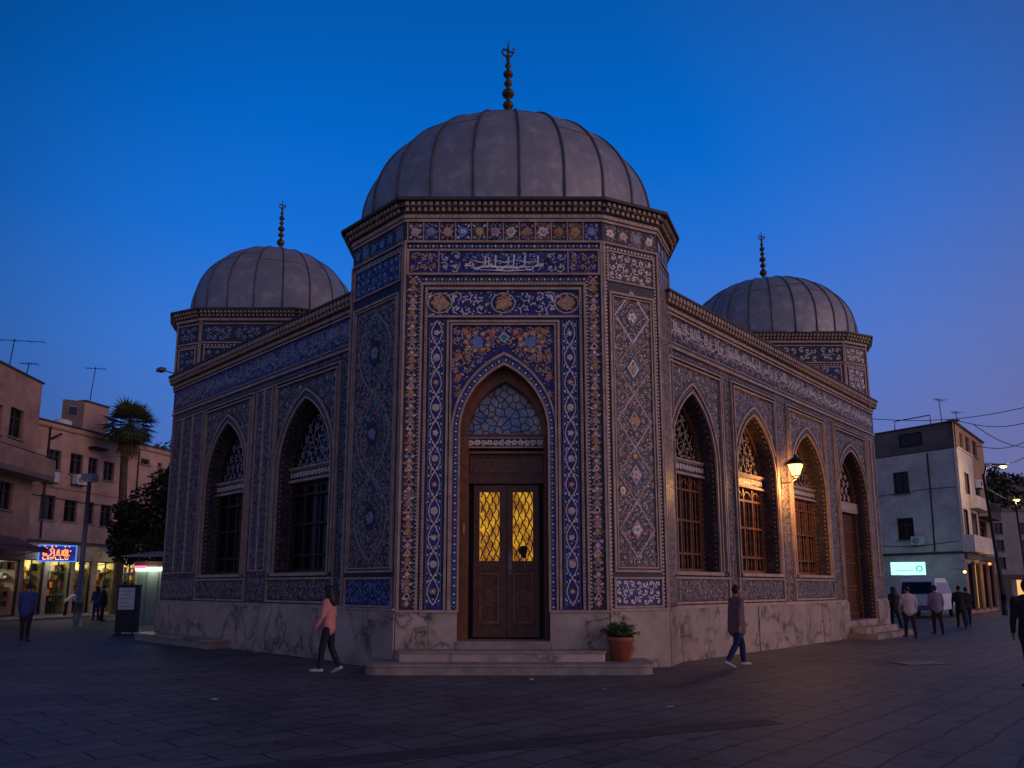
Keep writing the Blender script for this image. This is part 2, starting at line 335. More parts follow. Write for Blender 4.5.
JR = random.Random(99)
class MB:
    def __init__(s, T=None):
        s.v = []; s.f = []; s.m = []; s.mats = []; s.T = T; s.sm = []; s.j = 0
    def mi(s, m):
        if m not in s.mats: s.mats.append(m)
        return s.mats.index(m)
    def add(s, vs_, fs, m, smooth=False):
        b = len(s.v); T = s.T
        for p in vs_:
            s.v.append(T @ Vector(p) if T is not None else Vector(p))
        i = s.mi(m)
        for f in fs:
            s.f.append([b + k for k in f]); s.m.append(i); s.sm.append(smooth)
    def box(s, x0, y0, z0, x1, y1, z1, m):
        s.add([(x0, y0, z0), (x1, y0, z0), (x1, y1, z0), (x0, y1, z0), (x0, y0, z1), (x1, y0, z1), (x1, y1, z1), (x0, y1, z1)],
              [(0, 3, 2, 1), (4, 5, 6, 7), (0, 1, 5, 4), (1, 2, 6, 5), (2, 3, 7, 6), (3, 0, 4, 7)], m)
    def tube(s, p0, p1, r0, r1=None, n=8, m=None, cap=True):
        s.path([p0, p1], [r0, r0 if r1 is None else r1], n, m, cap)
    def path(s, pts, rs, n, m, cap=True):
        pts = [Vector(p) for p in pts]
        if not isinstance(rs, (list, tuple)): rs = [rs] * len(pts)
        vv = []; ff = []
        up = None
        for i, p in enumerate(pts):
            d = (pts[min(i + 1, len(pts) - 1)] - pts[max(i - 1, 0)]).normalized()
            if up is None:
                a = Vector((0, 0, 1)) if abs(d.z) < 0.9 else Vector((1, 0, 0))
                up = a
            x = d.cross(up)
            if x.length < 1e-4: x = d.cross(Vector((1, 0.1, 0)))
            x.normalize(); y = x.cross(d).normalized()
            up = y
            for k in range(n):
                a = 2 * pi * k / n
                vv.append(p + (x * cos(a) + y * sin(a)) * rs[i])
        for i in range(len(pts) - 1):
            for k in range(n):
                k2 = (k + 1) % n
                ff.append((i * n + k, i * n + k2, (i + 1) * n + k2, (i + 1) * n + k))
        if cap:
            ff.append(tuple(range(n))); ff.append(tuple((len(pts) - 1) * n + k for k in reversed(range(n))))
        s.add(vv, ff, m, smooth=n > 5)
    def lathe(s, c, prof, n, m, smooth=True):
        vv = []; ff = []
        for (r, z) in prof:
            for k in range(n):
                a = 2 * pi * k / n
                vv.append((c[0] + r * cos(a), c[1] + r * sin(a), c[2] + z))
        for i in range(len(prof) - 1):
            for k in range(n):
                k2 = (k + 1) % n
                ff.append((i * n + k, i * n + k2, (i + 1) * n + k2, (i + 1) * n + k))
        s.add(vv, ff, m, smooth)
    def ball(s, c, r, m, nu=10, nv=7, sc=(1, 1, 1)):
        prof = [(max(1e-4, r * sin(pi * i / nv)) , -r * cos(pi * i / nv)) for i in range(nv + 1)]
        vv = []; ff = []
        for (q, z) in prof:
            for k in range(nu):
                a = 2 * pi * k / nu
                vv.append((c[0] + q * cos(a) * sc[0], c[1] + q * sin(a) * sc[1], c[2] + z * sc[2]))
        for i in range(nv):
            for k in range(nu):
                k2 = (k + 1) % nu
                ff.append((i * nu + k, i * nu + k2, (i + 1) * nu + k2, (i + 1) * nu + k))
        s.add(vv, ff, m, True)
    # ---- flat work in a wall's own frame: x along, y out of the wall, z up
    def poly(s, pts, n, m):
        s.add([(x, n, z) for x, z in pts], [tuple(range(len(pts)))], m)
    def rect(s, x0, z0, x1, z1, n, m):
        s.poly([(x0, z0), (x1, z0), (x1, z1), (x0, z1)], n, m)
    def tess(s, outer, holes, n, m):
        loops = [[Vector((x, z, 0)) for x, z in outer]] + [[Vector((x, z, 0)) for x, z in h] for h in holes]
        tris = tessellate_polygon(loops)
        pts = [p for l in loops for p in l]
        s.add([(p.x, n, p.y) for p in pts], [tuple(t) for t in tris], m)
    def J(s):
        s.j = (s.j + 1) % 40
        return s.j * 0.00008
    def rib(s, pts, w, n, m):
        """flat ribbon along a polyline"""
        k = len(pts); vv = []; n += s.J()
        for i, (x, z) in enumerate(pts):
            a = pts[max(0, i - 1)]; b = pts[min(k - 1, i + 1)]
            dx, dz = b[0] - a[0], b[1] - a[1]; l = math.hypot(dx, dz) or 1
            ww = w[i] if isinstance(w, (list, tuple)) else w
            px, pz = -dz / l * ww / 2, dx / l * ww / 2
            vv += [(x + px, n, z + pz), (x - px, n, z - pz)]
        s.add(vv, [(2 * i, 2 * i + 1, 2 * i + 3, 2 * i + 2) for i in range(k - 1)], m)
    def disc(s, x, z, r, n, m, k=8, a0=0.0, sx=1.0):
        n += s.J(); r *= JR.uniform(.9, 1.07) if r < .2 else 1
        s.poly([(x + r * sx * cos(a0 + 2 * pi * i / k), z + r * sin(a0 + 2 * pi * i / k)) for i in range(k)], n, m)
    def leaf(s, x, z, a, l, w, n, m):
        n += s.J(); a += JR.uniform(-.14, .14); l *= JR.uniform(.8, 1.18); w *= JR.uniform(.78, 1.2)
        c, q = cos(a), sin(a)
        P = [(0, 0), (0.28 * l, w * .42), (0.66 * l, w * .46), (l, 0), (0.66 * l, -w * .46), (0.28 * l, -w * .42)]
        s.poly([(x + c * u - q * v, z + q * u + c * v) for u, v in P], n, m)
    def flower(s, x, z, r, n, m1, m2, k=6, a0=0.0):
        if k == 6: k = 5
        for i in range(k):
            a = a0 + 2 * pi * i / k
            s.leaf(x + 0.1 * r * cos(a), z + 0.1 * r * sin(a), a, 0.9 * r, 0.74 * r, n, m1)
        s.disc(x, z, r * 0.36, n + 0.004, m2, 6)
    def frame(s, x0, z0, x1, z1, w, n0, n1, m):
        """mitred moulding round a rectangle, outer edge given"""
        O = [(x0, z0), (x1, z0), (x1, z1), (x0, z1)]; I = [(x0 + w, z0 + w), (x1 - w, z0 + w), (x1 - w, z1 - w), (x0 + w, z1 - w)]
        vv = [(x, n0, z) for x, z in O] + [(x, n1, z) for x, z in O] + [(x, n1, z) for x, z in I] + [(x, n0, z) for x, z in I]
        ff = []
        for i in range(4):
            j = (i + 1) % 4
            ff += [(i, j, 4 + j, 4 + i), (4 + i, 4 + j, 8 + j, 8 + i), (8 + i, 8 + j, 12 + j, 12 + i)]
        s.add(vv, ff, m)
    def uframe(s, x0, z0, x1, z1, w, n1, m):
        s.box(x0, 0, z0, x0 + w, n1, z1, m); s.box(x1 - w, 0, z0, x1, n1, z1, m); s.box(x0 + w, 0, z1 - w, x1 - w, n1, z1, m)
    def band(s, A, B, n0, n1, m, closed=False):
        """raised strip between two matching outlines"""
        k = len(A)
        vv = [(x, n0, z) for x, z in A] + [(x, n1, z) for x, z in A] + [(x, n1, z) for x, z in B] + [(x, n0, z) for x, z in B]
        ff = []
        for i in range(k if closed else k - 1):
            j = (i + 1) % k
            ff += [(i, j, k + j, k + i), (k + i, k + j, 2 * k + j, 2 * k + i), (2 * k + i, 2 * k + j, 3 * k + j, 3 * k + i)]
        s.add(vv, ff, m)
    def build(s, name, parent=None, label=None, kind=None):
        me = bpy.data.meshes.new(name)
        M = None
        if parent is not None:
            q = parent
            while q.parent is not None: q = q.parent
            M = PM.get(q.name)
        vv = [(M @ p) if M is not None else p for p in s.v]
        me.from_pydata([tuple(p) for p in vv], [], s.f)
        for m in s.mats: me.materials.append(m)
        me.polygons.foreach_set('material_index', s.m)
        me.polygons.foreach_set('use_smooth', s.sm)
        me.update()
        o = bpy.data.objects.new(name, me); COL.objects.link(o)
        if parent is not None: o.parent = parent
        if label: o['label'] = label
        if kind: o['kind'] = kind
        return o

def tag(o, label, cat=None, group=None, kind=None):
    o['label'] = label
    if cat: o['category'] = cat
    if group: o['group'] = group
    if kind: o['kind'] = kind
    return o
def wallT(O, d):
    d = Vector((d[0], d[1], 0)).normalized()
    n = Vector((d.y, -d.x, 0))
    return Matrix(((d.x, n.x, 0, O[0]), (d.y, n.y, 0, O[1]), (0, 0, 1, O[2] if len(O) > 2 else 0), (0, 0, 0, 1)))
def arch(c, w, zs, za, z0=None, n=12):
    """pointed arch outline from left foot over the apex to right foot"""
    h = za - zs
    Rr = (h * h + w * w) / (2 * w)
    pts = []
    if z0 is not None: pts.append((c - w, z0))
    a1 = math.atan2(h, Rr - w)
    L = []
    for i in range(n + 1):
        a = a1 * i / n
        L.append((c - (-(Rr - w)) - Rr * cos(a), zs + Rr * sin(a)))
    pts += L
    pts += [(2 * c - x, z) for x, z in reversed(L[:-1])]
    if z0 is not None: pts.append((c + w, z0))
    return pts
def inside_arch(x, z, c, w, zs, za, z0):
    if z < z0: return False
    if z < zs: return abs(x - c) < w
    h = za - zs; Rr = (h * h + w * w) / (2 * w)
    return (abs(x - c) + (Rr - w)) ** 2 + (z - zs) ** 2 < Rr * Rr

# ---- tile ornament
def beads(P, x0, z0, x1, z1, n, m, step=0.075, r=0.024, m2=None):
    l = math.hypot(x1 - x0, z1 - z0); k = max(1, int(l / step))
    for i in range(k):
        t = (i + 0.5) / k
        P.disc(x0 + (x1 - x0) * t, z0 + (z1 - z0) * t, r, n, (m2 if m2 and i % 2 else m), 4, 0 if i % 2 == 0 or not m2 else pi / 4)
def ring_beads(P, pts, n, m, step=0.075, r=0.022, m2=None):
    acc = 0; i = 0
    for a, b in zip(pts[:-1], pts[1:]):
        l = math.hypot(b[0] - a[0], b[1] - a[1]); 
        if l < 1e-6: continue
        t = acc
        while t < l:
            P.disc(a[0] + (b[0] - a[0]) * t / l, a[1] + (b[1] - a[1]) * t / l, r, n, (m2 if m2 and i % 2 else m), 4)
            t += step; i += 1
        acc = t - l
def spiral(P, x, z, r, a0, d, n, mv, ml, mf, w=0.022):
    pts = []
    for i in range(15):
        t = i / 14
        rr = r * (1 - 0.78 * t); a = a0 + d * t * 4.9
        pts.append((x + rr * cos(a), z + rr * sin(a)))
    P.rib(pts, w, n, mv)
    for i in range(2, 13, 3):
        px, pz = pts[i]; a = math.atan2(pz - z, px - x)
        P.leaf(px, pz, a + d * 0.9, r * 0.42, r * 0.22, n + 0.002, ml)
    P.flower(x, z, r * 0.36, n + 0.003, mf, ml, 5, a0)
def scrolls(P, x0, z0, x1, z1, cell, n, mv, mls, mfs, ok=None, rs=0.46, w=0.022, jit=0.12, rg=None):
    rg = rg or rnd
    nx = max(1, round((x1 - x0) / cell)); nz = max(1, round((z1 - z0) / cell))
    cx = (x1 - x0) / nx; cz = (z1 - z0) / nz; c = min(cx, cz)
    for i in range(nx):
        for j in range(nz):
            x = x0 + (i + 0.5) * cx + rg.uniform(-jit, jit) * c; z = z0 + (j + 0.5) * cz + rg.uniform(-jit, jit) * c
            if ok and not ok(x, z, c * 0.5): continue
            spiral(P, x, z, c * rs * rg.uniform(0.9, 1.08), rg.uniform(0, 6.28), 1 if (i + j) % 2 else -1, n, mv, rg.choice(mls), rg.choice(mfs), w)
            # linking leaves in the corners
            for dx, dz in ((0.5, 0.5), (0.5, -0.5)):
                px, pz = x0 + (i + 0.5 + dx) * cx, z0 + (j + 0.5 + dz) * cz
                if x0 + .04 < px < x1 - .04 and z0 + .04 < pz < z1 - .04 and (not ok or ok(px, pz, c * .25)):
                    P.leaf(px, pz, rg.uniform(0, 6.28), c * 0.26, c * 0.14, n, rg.choice(mls))
def flecks(P, x0, z0, x1, z1, n, ms, dens=60, ok=None, rg=random.Random(77)):
    for i in range(int((x1 - x0) * (z1 - z0) * dens)):
        x, z = rg.uniform(x0, x1), rg.uniform(z0, z1)
        if ok and not ok(x, z, .03): continue
        P.leaf(x, z, rg.uniform(0, 6.3), rg.uniform(.03, .07), rg.uniform(.016, .034), n, rg.choice(ms))
def vine_v(P, x0, z0, x1, z1, n, mv, mls, mfs, period=0.62, w=0.024):
    """upright band of crossing stems forming lozenges with a roundel in each"""
    c = (x0 + x1) / 2; A = (x1 - x0) / 2 * 0.78; L = z1 - z0
    k = max(1, round(L / period)); period = L / k; st = 14 * k
    for sgn in (1, -1):
        P.rib([(c + sgn * A * sin(pi * i / 14), z0 + L * i / st) for i in range(st + 1)], w, n, mv)
    for j in range(k):
        z = z0 + (j + 0.5) * period
        f = mfs[j % len(mfs)]
        if j % 2: 
            P.disc(c, z, A * 0.66, n + .002, mv, 14); P.disc(c, z, A * 0.55, n + .0055, PINK if f is ORANGE else f, 12)
            P.flower(c, z, A * 0.5, n + .009, mls[0], f, 6)
        else: P.flower(c, z, A * 0.62, n + .003, f, mls[0], 6)
        for s1 in (1, -1):
            for s2 in (1, -1):
                P.leaf(c + s1 * A * 0.25, z + s2 * period * 0.36, (pi / 2 * s2) - s1 * s2 * 0.9, A * 0.55, A * 0.28, n + .002, mls[(j) % len(mls)])
                P.leaf(c + s1 * A * 1.12, z + s2 * period * 0.30 , pi / 2 * s2 + s1 * s2 * 0.3, A * 0.5, A * 0.3, n + .002, mls[(j + 1) % len(mls)])
def callig(P, x0, z0, x1, z1, n, m, rg, dense=1.0, ml=None):
    """a line of tall upright script over long sweeping bowls, like the band's lettering"""
    H = z1 - z0; w = H * 0.06
    x = x1 - H * 0.12                       # written from right to left
    base = z0 + H * 0.34
    while x > x0 + H * 0.2:
        kind = rg.random(); st = H * rg.uniform(0.16, 0.30) / dense
        if kind < 0.42:                     # alif or lam
            h = H * rg.uniform(0.42, 0.58)
            P.rib([(x, base + h), (x - 0.01 * H, base + h * 0.5), (x - 0.02 * H, base + 0.02 * H), (x - st * 0.9, base - 0.02 * H)], [w * 1.35, w * 1.1, w, w * .8], n, m)
        elif kind < 0.62:                   # deep bowl under the line
            r = H * rg.uniform(0.13, 0.20)
            pts = [(x - r + r * cos(a), base - 0.02 * H + r * 0.9 * sin(a) * (1 if a < 0 else 1)) for a in [-(i * pi / 9) for i in range(10)]]
            P.rib(pts, [w * .6 + w * 0.7 * sin(pi * i / 9) for i in range(10)], n, m); st = 2 * r
            if rg.random() < .6: P.disc(x - r, base + H * 0.1, w * .75, n, m, 4)
        elif kind < 0.82:                   # looped head
            r = H * rg.uniform(0.06, 0.09)
            P.rib([(x - r + r * cos(a), base + r + r * sin(a)) for a in [i * pi / 5 for i in range(11)]], w * .8, n, m)
            P.rib([(x + .04 * H, base), (x - st - .05 * H, base)], w, n, m)
        else:                               # toothed letters with dots
            for q in range(3):
                P.rib([(x - st * q / 3, base + H * .12), (x - st * q / 3 - .02 * H, base)], w * .8, n, m)
            P.rib([(x + .03 * H, base), (x - st - .03 * H, base)], w, n, m)
            P.disc(x - st * .5, base + H * rg.choice([.24, -.12]), w * .7, n, m, 4)
        x -= st * 1.02
    for k in range(int((x1 - x0) / (H * 1.1))):  # returning strokes sweeping above the bowls
        a = x1 - H * (0.35 + 1.1 * k); l = H * rg.uniform(0.7, 1.1)
        P.rib([(a, base + H * .22), (a - l * .5, base + H * .17), (a - l, base + H * .28)], [w * .3, w, w * .4], n, m)
    for k in range(int((x1 - x0) / (H * 0.22))):
        P.disc(x0 + rg.uniform(.05, .95) * (x1 - x0), z0 + rg.choice([.12, .9, .8, .5]) * H, w * .55, n, m, 4)

# ------------------------------------------------------------------ plan of the mosque
MX, MY = -0.19, 15.6
F_L = (-2.37, 15.6); F_R = (1.99, 15.6)
C_R = (3.313, 16.217); S_R = (3.79, 17.30)
C_L = (-3.81, 17.04)
S_L = (-3.63, 17.20)
dR = Vector((0.682, 0.731)); dL = Vector((-0.7225, 0.6914))
LR, LL = 14.6, 10.75
ZC = 9.72; ZT = 10.1           # tower: under the cornice, top
WC = 8.23; WT = 8.66           # wings
mosque = thing('mosque', 'tiled mosque with three ribbed grey domes and a pointed entrance arch', 'mosque', (MX, 19.5, 0))
rgm = random.Random(11)
def ok_all(x, z, r): return True

def offset(poly, o):
    k = len(poly); out = []
    for i in range(k):
        a, b, c = Vector(poly[i - 1]), Vector(poly[i]), Vector(poly[(i + 1) % k])
        d1 = (b - a).normalized(); d2 = (c - b).normalized()
        n1 = Vector((d1.y, -d1.x)); n2 = Vector((d2.y, -d2.x))
        bis = (n1 + n2).normalized(); l = o / max(0.3, bis.dot(n1))
        out.append((b.x + bis.x * l, b.y + bis.y * l))
    return out
def ring(P, poly, o0, o1, z0, z1, m):
    A = offset(poly, o0); B = offset(poly, o1); k = len(poly)
    vv = [(x, y, z0) for x, y in A] + [(x, y, z0) for x, y in B] + [(x, y, z1) for x, y in B] + [(x, y, z1) for x, y in A]
    ff = []
    for i in range(k):
        j = (i + 1) % k
        ff += [(i, j, k + j, k + i), (k + i, k + j, 2 * k + j, 2 * k + i), (2 * k + i, 2 * k + j, 3 * k + j, 3 * k + i)]
    P.add(vv, ff, m)
def cornice(P, poly, zc, over=0.36, edges=None):
    ring(P, poly, -0.1, 0.06, zc, zc + 0.10, TAN)
    ring(P, poly, -0.1, 0.12, zc + 0.10, zc + 0.20, DKBORD)
    ring(P, poly, -0.1, 0.19, zc + 0.20, zc + 0.31, BROWNM)
    ring(P, poly, -0.2, over, zc + 0.31, zc + 0.38, FLASH)
    k = len(poly)
    for i in range(k):
        a, b = Vector(poly[i]), Vector(poly[(i + 1) % k]); l = (b - a).length
        T = wallT((a.x, a.y, 0), b - a); old = P.T; P.T = T
        q = max(1, int(l / 0.13))
        for s_ in range(q):
            x = (s_ + 0.5) * l / q
            P.box(x - 0.035, 0.10, zc + 0.115, x + 0.035, 0.165, zc + 0.195, GOLD if s_ % 2 else TAN)
            P.box(x - 0.035, 0.18, zc + 0.22, x + 0.035, 0.235, zc + 0.30, TAN)
            P.disc(x, zc + 0.05, 0.025, 0.064, CREAM, 4)
        P.T = old
FRONT_MX = wallT((MX, MY, 0), (1, 0))

# ---- entrance front -------------------------------------------------
ZM = 1.16
DC, DW, DZS, DZA = 0.02, 0.93, 4.9, 6.36      # door recess arch
P = MB(FRONT_MX)
hole = arch(DC, DW, DZS, DZA, 0.0)
P.tess([(-2.18, 0), (DC - DW - .001, 0), *hole[1:-1], (DC + DW + .001, 0), (2.18, 0), (2.18, ZC), (-2.18, ZC)], [], 0, NAVY)
# reveal of the recess
k = len(hole)
P.add([(x, 0, z) for x, z in hole] + [(x, -0.62, z) for x, z in hole], [(i, i + 1, k + i + 1, k + i) for i in range(k - 1)], WOODL)
# mouldings
P.uframe(-1.80, ZM, 1.80, 8.22, 0.05, 0.05, TAN)
P.uframe(-1.70, ZM + .03, 1.70, 8.10, 0.05, 0.065, TAN)
P.uframe(-1.22, ZM + .03, 1.22, 7.36, 0.05, 0.055, TAN)
P.uframe(-1.14, ZM + .03, 1.14, 7.28, 0.035, 0.07, TAN)
P.box(-1.65, 0, 7.42, 1.65, 0.05, 7.47, TAN)
P.frame(-2.12, 8.40, 2.12, 9.00, 0.045, 0, 0.045, TAN)
P.box(-2.18, 0, 9.155, 2.18, 0.04, 9.20, TAN)
P.box(-2.18, 0, 9.64, 2.18, 0.045, 9.70, TAN)
for x in (-2.155, 2.155): P.box(x - .025, 0, ZM, x + .025, 0.05, 9.15, TAN)
P.build('entrance_wall', mosque)

P = MB(FRONT_MX)   # outer braid of diamonds and beads
for sx in (-1, 1):
    z = ZM + 0.15; i = 0
    P.rect(sx * 1.97 - .14, ZM, sx * 1.97 + .14, 8.36, .004, DKBORD)
    while z < 8.28:
        P.disc(sx * 1.97, z, 0.088, 0.008, (ORANGE, CREAM, PINK, DULL, GOLD, PINK)[i % 6], 4, 0, 0.8)
        P.disc(sx * 1.97, z, 0.040, 0.016, (CREAM, NAVY, GOLD, ORANGE)[i % 4], 5)
        for e in (-1, 1): P.leaf(sx * 1.97 + e * .025, z + .075, e > 0 and .45 or pi - .45, .10, .05, .012, (CREAM, ORANGE, PINK)[(i + (e > 0)) % 3])
        z += 0.148; i += 1
    flecks(P, sx * 1.97 - .13, ZM + .1, sx * 1.97 + .13, 8.3, .006, [PINK, CREAM, GOLD, SKYB], 140)
    beads(P, sx * 1.825, ZM + .05, sx * 1.825, 8.3, .006, WHITE, .08, .022)
    beads(P, sx * 1.675 - 0, ZM + .1, sx * 1.675, 8.0, .07, NAVY, .07, .016)
beads(P, -1.9, 8.31, 1.9, 8.31, .006, CREAM, .085, .032, SKYB)
beads(P, -2.1, 9.08, 2.1, 9.08, .006, CREAM, .085, .034, SKYB)
beads(P, -1.72, 8.16, 1.72, 8.16, .006, GOLD, .07, .02)
beads(P, -1.72, 8.24 + .0, 1.72, 8.24, .055, GOLD, .07, .018)
for sx in (-1, 1): beads(P, sx * 1.75, ZM, sx * 1.75, 8.1, .006, GOLD, .07, .018)
P.build('bead_border', mosque)

P = MB(FRONT_MX)   # row of square tiles under the cornice
x = -2.12; i = 0
sq = [TEALM, LAPIS, NAVY, LAPIS, TEALM, NAVY, DKBORD, LAPIS, BROWNM, TEALM, BROWNM, LAPIS]
fl = [(PINK, CREAM), (SKYB, GOLD), (PINK, GOLD), (SKYB, WHITE), (GOLD, CREAM), (PINK, SKYB), (CREAM, GOLD), (GOLD, ORANGE), (CREAM, ORANGE), (ORANGE, GOLD), (GOLD, ORANGE), (SKYB, PINK)]
for i in range(12):
    x0 = -2.12 + i * 4.24 / 12; x1 = x0 + 4.24 / 12
    P.rect(x0 + .012, 9.215, x1 - .012, 9.63, .006, sq[i])
    cx = (x0 + x1) / 2; P.flower(cx, 9.42, .12, .010, fl[i][0], fl[i][1], 7, rgm.random()); P.flower(cx, 9.42, .065, .018, fl[i][1], fl[i][0], 5); flecks(P, x0 + .03, 9.23, x1 - .03, 9.61, .0085, [fl[i][0], fl[i][1], DULL], 260)
    for a in (0.8, 2.35, 3.95, 5.5): P.leaf(cx + .12 * cos(a), 9.42 + .15 * sin(a), a, .075, .05, .012, fl[i][1])
    P.box(x0 - .012, 0, 9.20, x0 + .012, .03, 9.64, TAN)
P.build('tile_row', mosque)

P = MB(FRONT_MX)   # inscription band with flowered end panels
P.rect(-2.07, 8.45, 2.07, 8.955, .006, LAPIS)
for sx in (-1, 1):
    P.box(sx * 1.42 - .015, 0, 8.45, sx * 1.42 + .015, .03, 8.955, TAN)
    a, b = sorted((sx * 1.45, sx * 2.05))
    scrolls(P, a, 8.47, b, 8.94, .2, .010, GOLD, [ORANGE, GOLD, CREAM], [ORANGE, PINK], w=.02, rg=rgm)
    a, b = sorted((sx * 1.40, sx * .92))
    scrolls(P, a, 8.47, b, 8.94, .235, .010, CREAM, [CREAM, SKYB], [CREAM], w=.02, rg=rgm)
scrolls(P, -.9, 8.68, .9, 8.94, .13, .0085, SKYB, [SKYB], [SKYB], w=.012, rg=rgm)
callig(P, -.92, 8.46, .92, 8.93, .014, WHITE, rgm, 1.15)
P.rib([(.75, 8.60), (.2, 8.575), (-.3, 8.60), (-.72, 8.565)], [.012, .045, .04, .01], .02, WHITE)
P.rib([(.55, 8.52), (.1, 8.50), (-.5, 8.53)], [.012, .035, .01], .02, WHITE)
flecks(P, -2.05, 8.47, -1.45, 8.94, .0105, [ORANGE, GOLD, PINK, CREAM], 160); flecks(P, 1.45, 8.47, 2.05, 8.94, .0105, [ORANGE, GOLD, PINK, CREAM], 160); flecks(P, -1.4, 8.47, 1.4, 8.94, .0105, [SKYB, CREAM], 70)
P.build('inscription_band', mosque)

P = MB(FRONT_MX)   # upper band with three medallions
P.rect(-1.65, 7.475, 1.65, 8.045, .008, LAPIS)
def medallion(P, x, z, r, n):
    P.disc(x, z, r, n, CREAM, 16, 0, 1.15); P.disc(x, z, r * .91, n + .004, NAVY, 16, 0, 1.15); flecks(P, x - r * .75, z - r * .75, x + r * .75, z + r * .75, n + .0135, [CREAM, ORANGE, GOLD, NAVY], 260)
    P.flower(x, z, r * .85, n + .008, GOLD, CREAM, 8); P.flower(x, z, r * .5, n + .012, PINK, GOLD, 6, .3)
scrolls(P, -1.15, 7.49, 1.15, 8.03, .27, .012, CREAM, [CREAM, WHITE], [CREAM, SKYB], ok=lambda x, z, r: abs(x) > .36, w=.02, rg=rgm)
for x in (-1.38, 0, 1.38): medallion(P, x, 7.76, .235, .014)
for x in (-1.6, -1.08): 
    for s1 in (1, -1): P.leaf(s1 * x, 7.76, pi / 2, .22, .06, .012, CREAM)
flecks(P, -1.62, 7.49, 1.62, 8.03, .0105, [CREAM, WHITE, SKYB], 110)
P.build('medallion_band', mosque)

P = MB(FRONT_MX)   # the two upright bands
for sx in (-1, 1):
    a, b = sorted((sx * 1.27, sx * 1.60))
    P.rect(a, ZM + .02, b, 7.40, .008, LAPIS)
    vine_v(P, a + .02, ZM + .12, b - .02, 7.36, .012, CREAM, [CREAM, WHITE], [ORANGE, PINK, CREAM, PINK], .56, .02)
    for e in (a + .012, b - .012): P.rib([(e, ZM + .05), (e, 7.38)], .012, .012, SKYB)
flecks(P, -1.58, ZM + .1, -1.29, 7.36, .0105, [CREAM, SKYB, PINK], 90); flecks(P, 1.29, ZM + .1, 1.58, 7.36, .0105, [CREAM, SKYB, PINK], 90)
P.build('vine_band', mosque)

P = MB(FRONT_MX)   # spandrel with orange flowers
zt = 7.24
outl = arch(DC, DW + .20, DZS, DZA + .30)
P.tess([(-1.105, 4.0), (outl[0][0], 4.0), *outl, (outl[-1][0], 4.0), (1.105, 4.0), (1.105, zt), (-1.105, zt)], [], .008, LAPIS)
scrolls(P, -1.10, 5.1, 1.10, 7.22, .21, .012, GOLD, [ORANGE, CREAM, GOLD, PINK], [ORANGE, GOLD, PINK], ok=lambda x, z, r: not inside_arch(x, z, DC, DW + .3, DZS, DZA + .40, 0), w=.02, rg=rgm)
for sx in (-1, 1):
    P.flower(DC + sx * .58, 6.88, .15, .02, SKYB, GREYG, 7)
    for q in range(9):
        a = q * .7; P.flower(DC + sx * (.58 + .24 * cos(a)), 6.88 + .20 * sin(a), .07, .017, (ORANGE, GOLD)[q % 2], CREAM, 5, a)
    for x_, z_ in ((.97, 6.55), (.98, 6.1), (.96, 5.7), (.25, 7.1), (.85, 7.12), (.78, 6.55)): P.flower(DC + sx * x_, z_, .085, .018, ORANGE, GOLD, 5, x_)
P.disc(DC, 6.98, .13, .024, CREAM, 4); P.disc(DC, 6.98, .095, .028, TURQ, 4)
flecks(P, -1.09, 5.1, 1.09, 7.22, .0105, [ORANGE, GOLD, CREAM, PINK, SKYB], 130, ok=lambda x, z, r: not inside_arch(x, z, DC, DW + .24, DZS, DZA + .34, 0))
P.build('spandrel_panel', mosque)

P = MB(FRONT_MX)   # rings of the door arch
a0 = arch(DC, DW, DZS, DZA, ZM); a1 = arch(DC, DW + .035, DZS, DZA + .05, ZM); a2 = arch(DC, DW + .155, DZS, DZA + .22, ZM); a3 = arch(DC, DW + .195, DZS, DZA + .285, ZM)
P.band(a0, a1, -0.01, .04, TAN); P.band(a1, a2, 0, .018, LAPIS); P.band(a2, a3, 0, .05, TAN)
mid = arch(DC, DW + .09, DZS, DZA + .13, ZM)
ring_beads(P, mid, .022, WHITE, .085, .028, SKYB)
ring_beads(P, arch(DC, DW + .135, DZS, DZA + .19, ZM), .022, SKYB, .05, .012)
ring_beads(P, arch(DC, DW + .05, DZS, DZA + .07, ZM), .022, CREAM, .05, .012)
P.build('arch_border', mosque)

# door surround, doors and fanlight
D0 = -0.62
door = MB(FRONT_MX)
door.box(DC - DW, D0, .56, DC - DW + .17, D0 + .34, 4.88, WOODL); door.box(DC + DW - .08, D0, .56, DC + DW, D0 + .30, 4.88, WOOD)
door.box(DC - DW + .17, D0, 3.86, DC + DW - .08, D0 + .12, 4.08, WOOD)
door.box(DC - DW + .17, D0, 4.08, DC + DW - .08, D0 + .06, 4.50, WOOD)
rg = random.Random(3)
for q in range(9):
    x = DC - .70 + q * .175
    for s1 in (1, -1): door.rib([(x - .10 * s1, 4.12), (x, 4.29), (x + .10 * s1, 4.46)], .022, D0 + .068, WOODL)
door.frame(DC - DW + .19, 4.10, DC + DW - .10, 4.48, .03, D0 + .06, D0 + .10, WOODL)
door.box(DC - DW + .17, D0, 4.50, DC + DW - .08, D0 + .20, 4.56, WOODL)
door_o = door.build('door', mosque)
tb = MB(FRONT_MX)
tb.box(DC - DW + .10, D0, 4.62, DC + DW - .06, D0 + .22, 4.86, NAVY)
tb.frame(DC - DW + .10, 4.62, DC + DW - .06, 4.86, .03, D0 + .22, D0 + .245, TAN)
x = DC - .72
while x < DC + .78:
    tb.flower(x, 4.74, .075, D0 + .226, CREAM, GOLD, 5, x); tb.leaf(x + .07, 4.74, .6, .06, .03, D0 + .226, CREAM); x += .135
tb.build('transom', door_o)
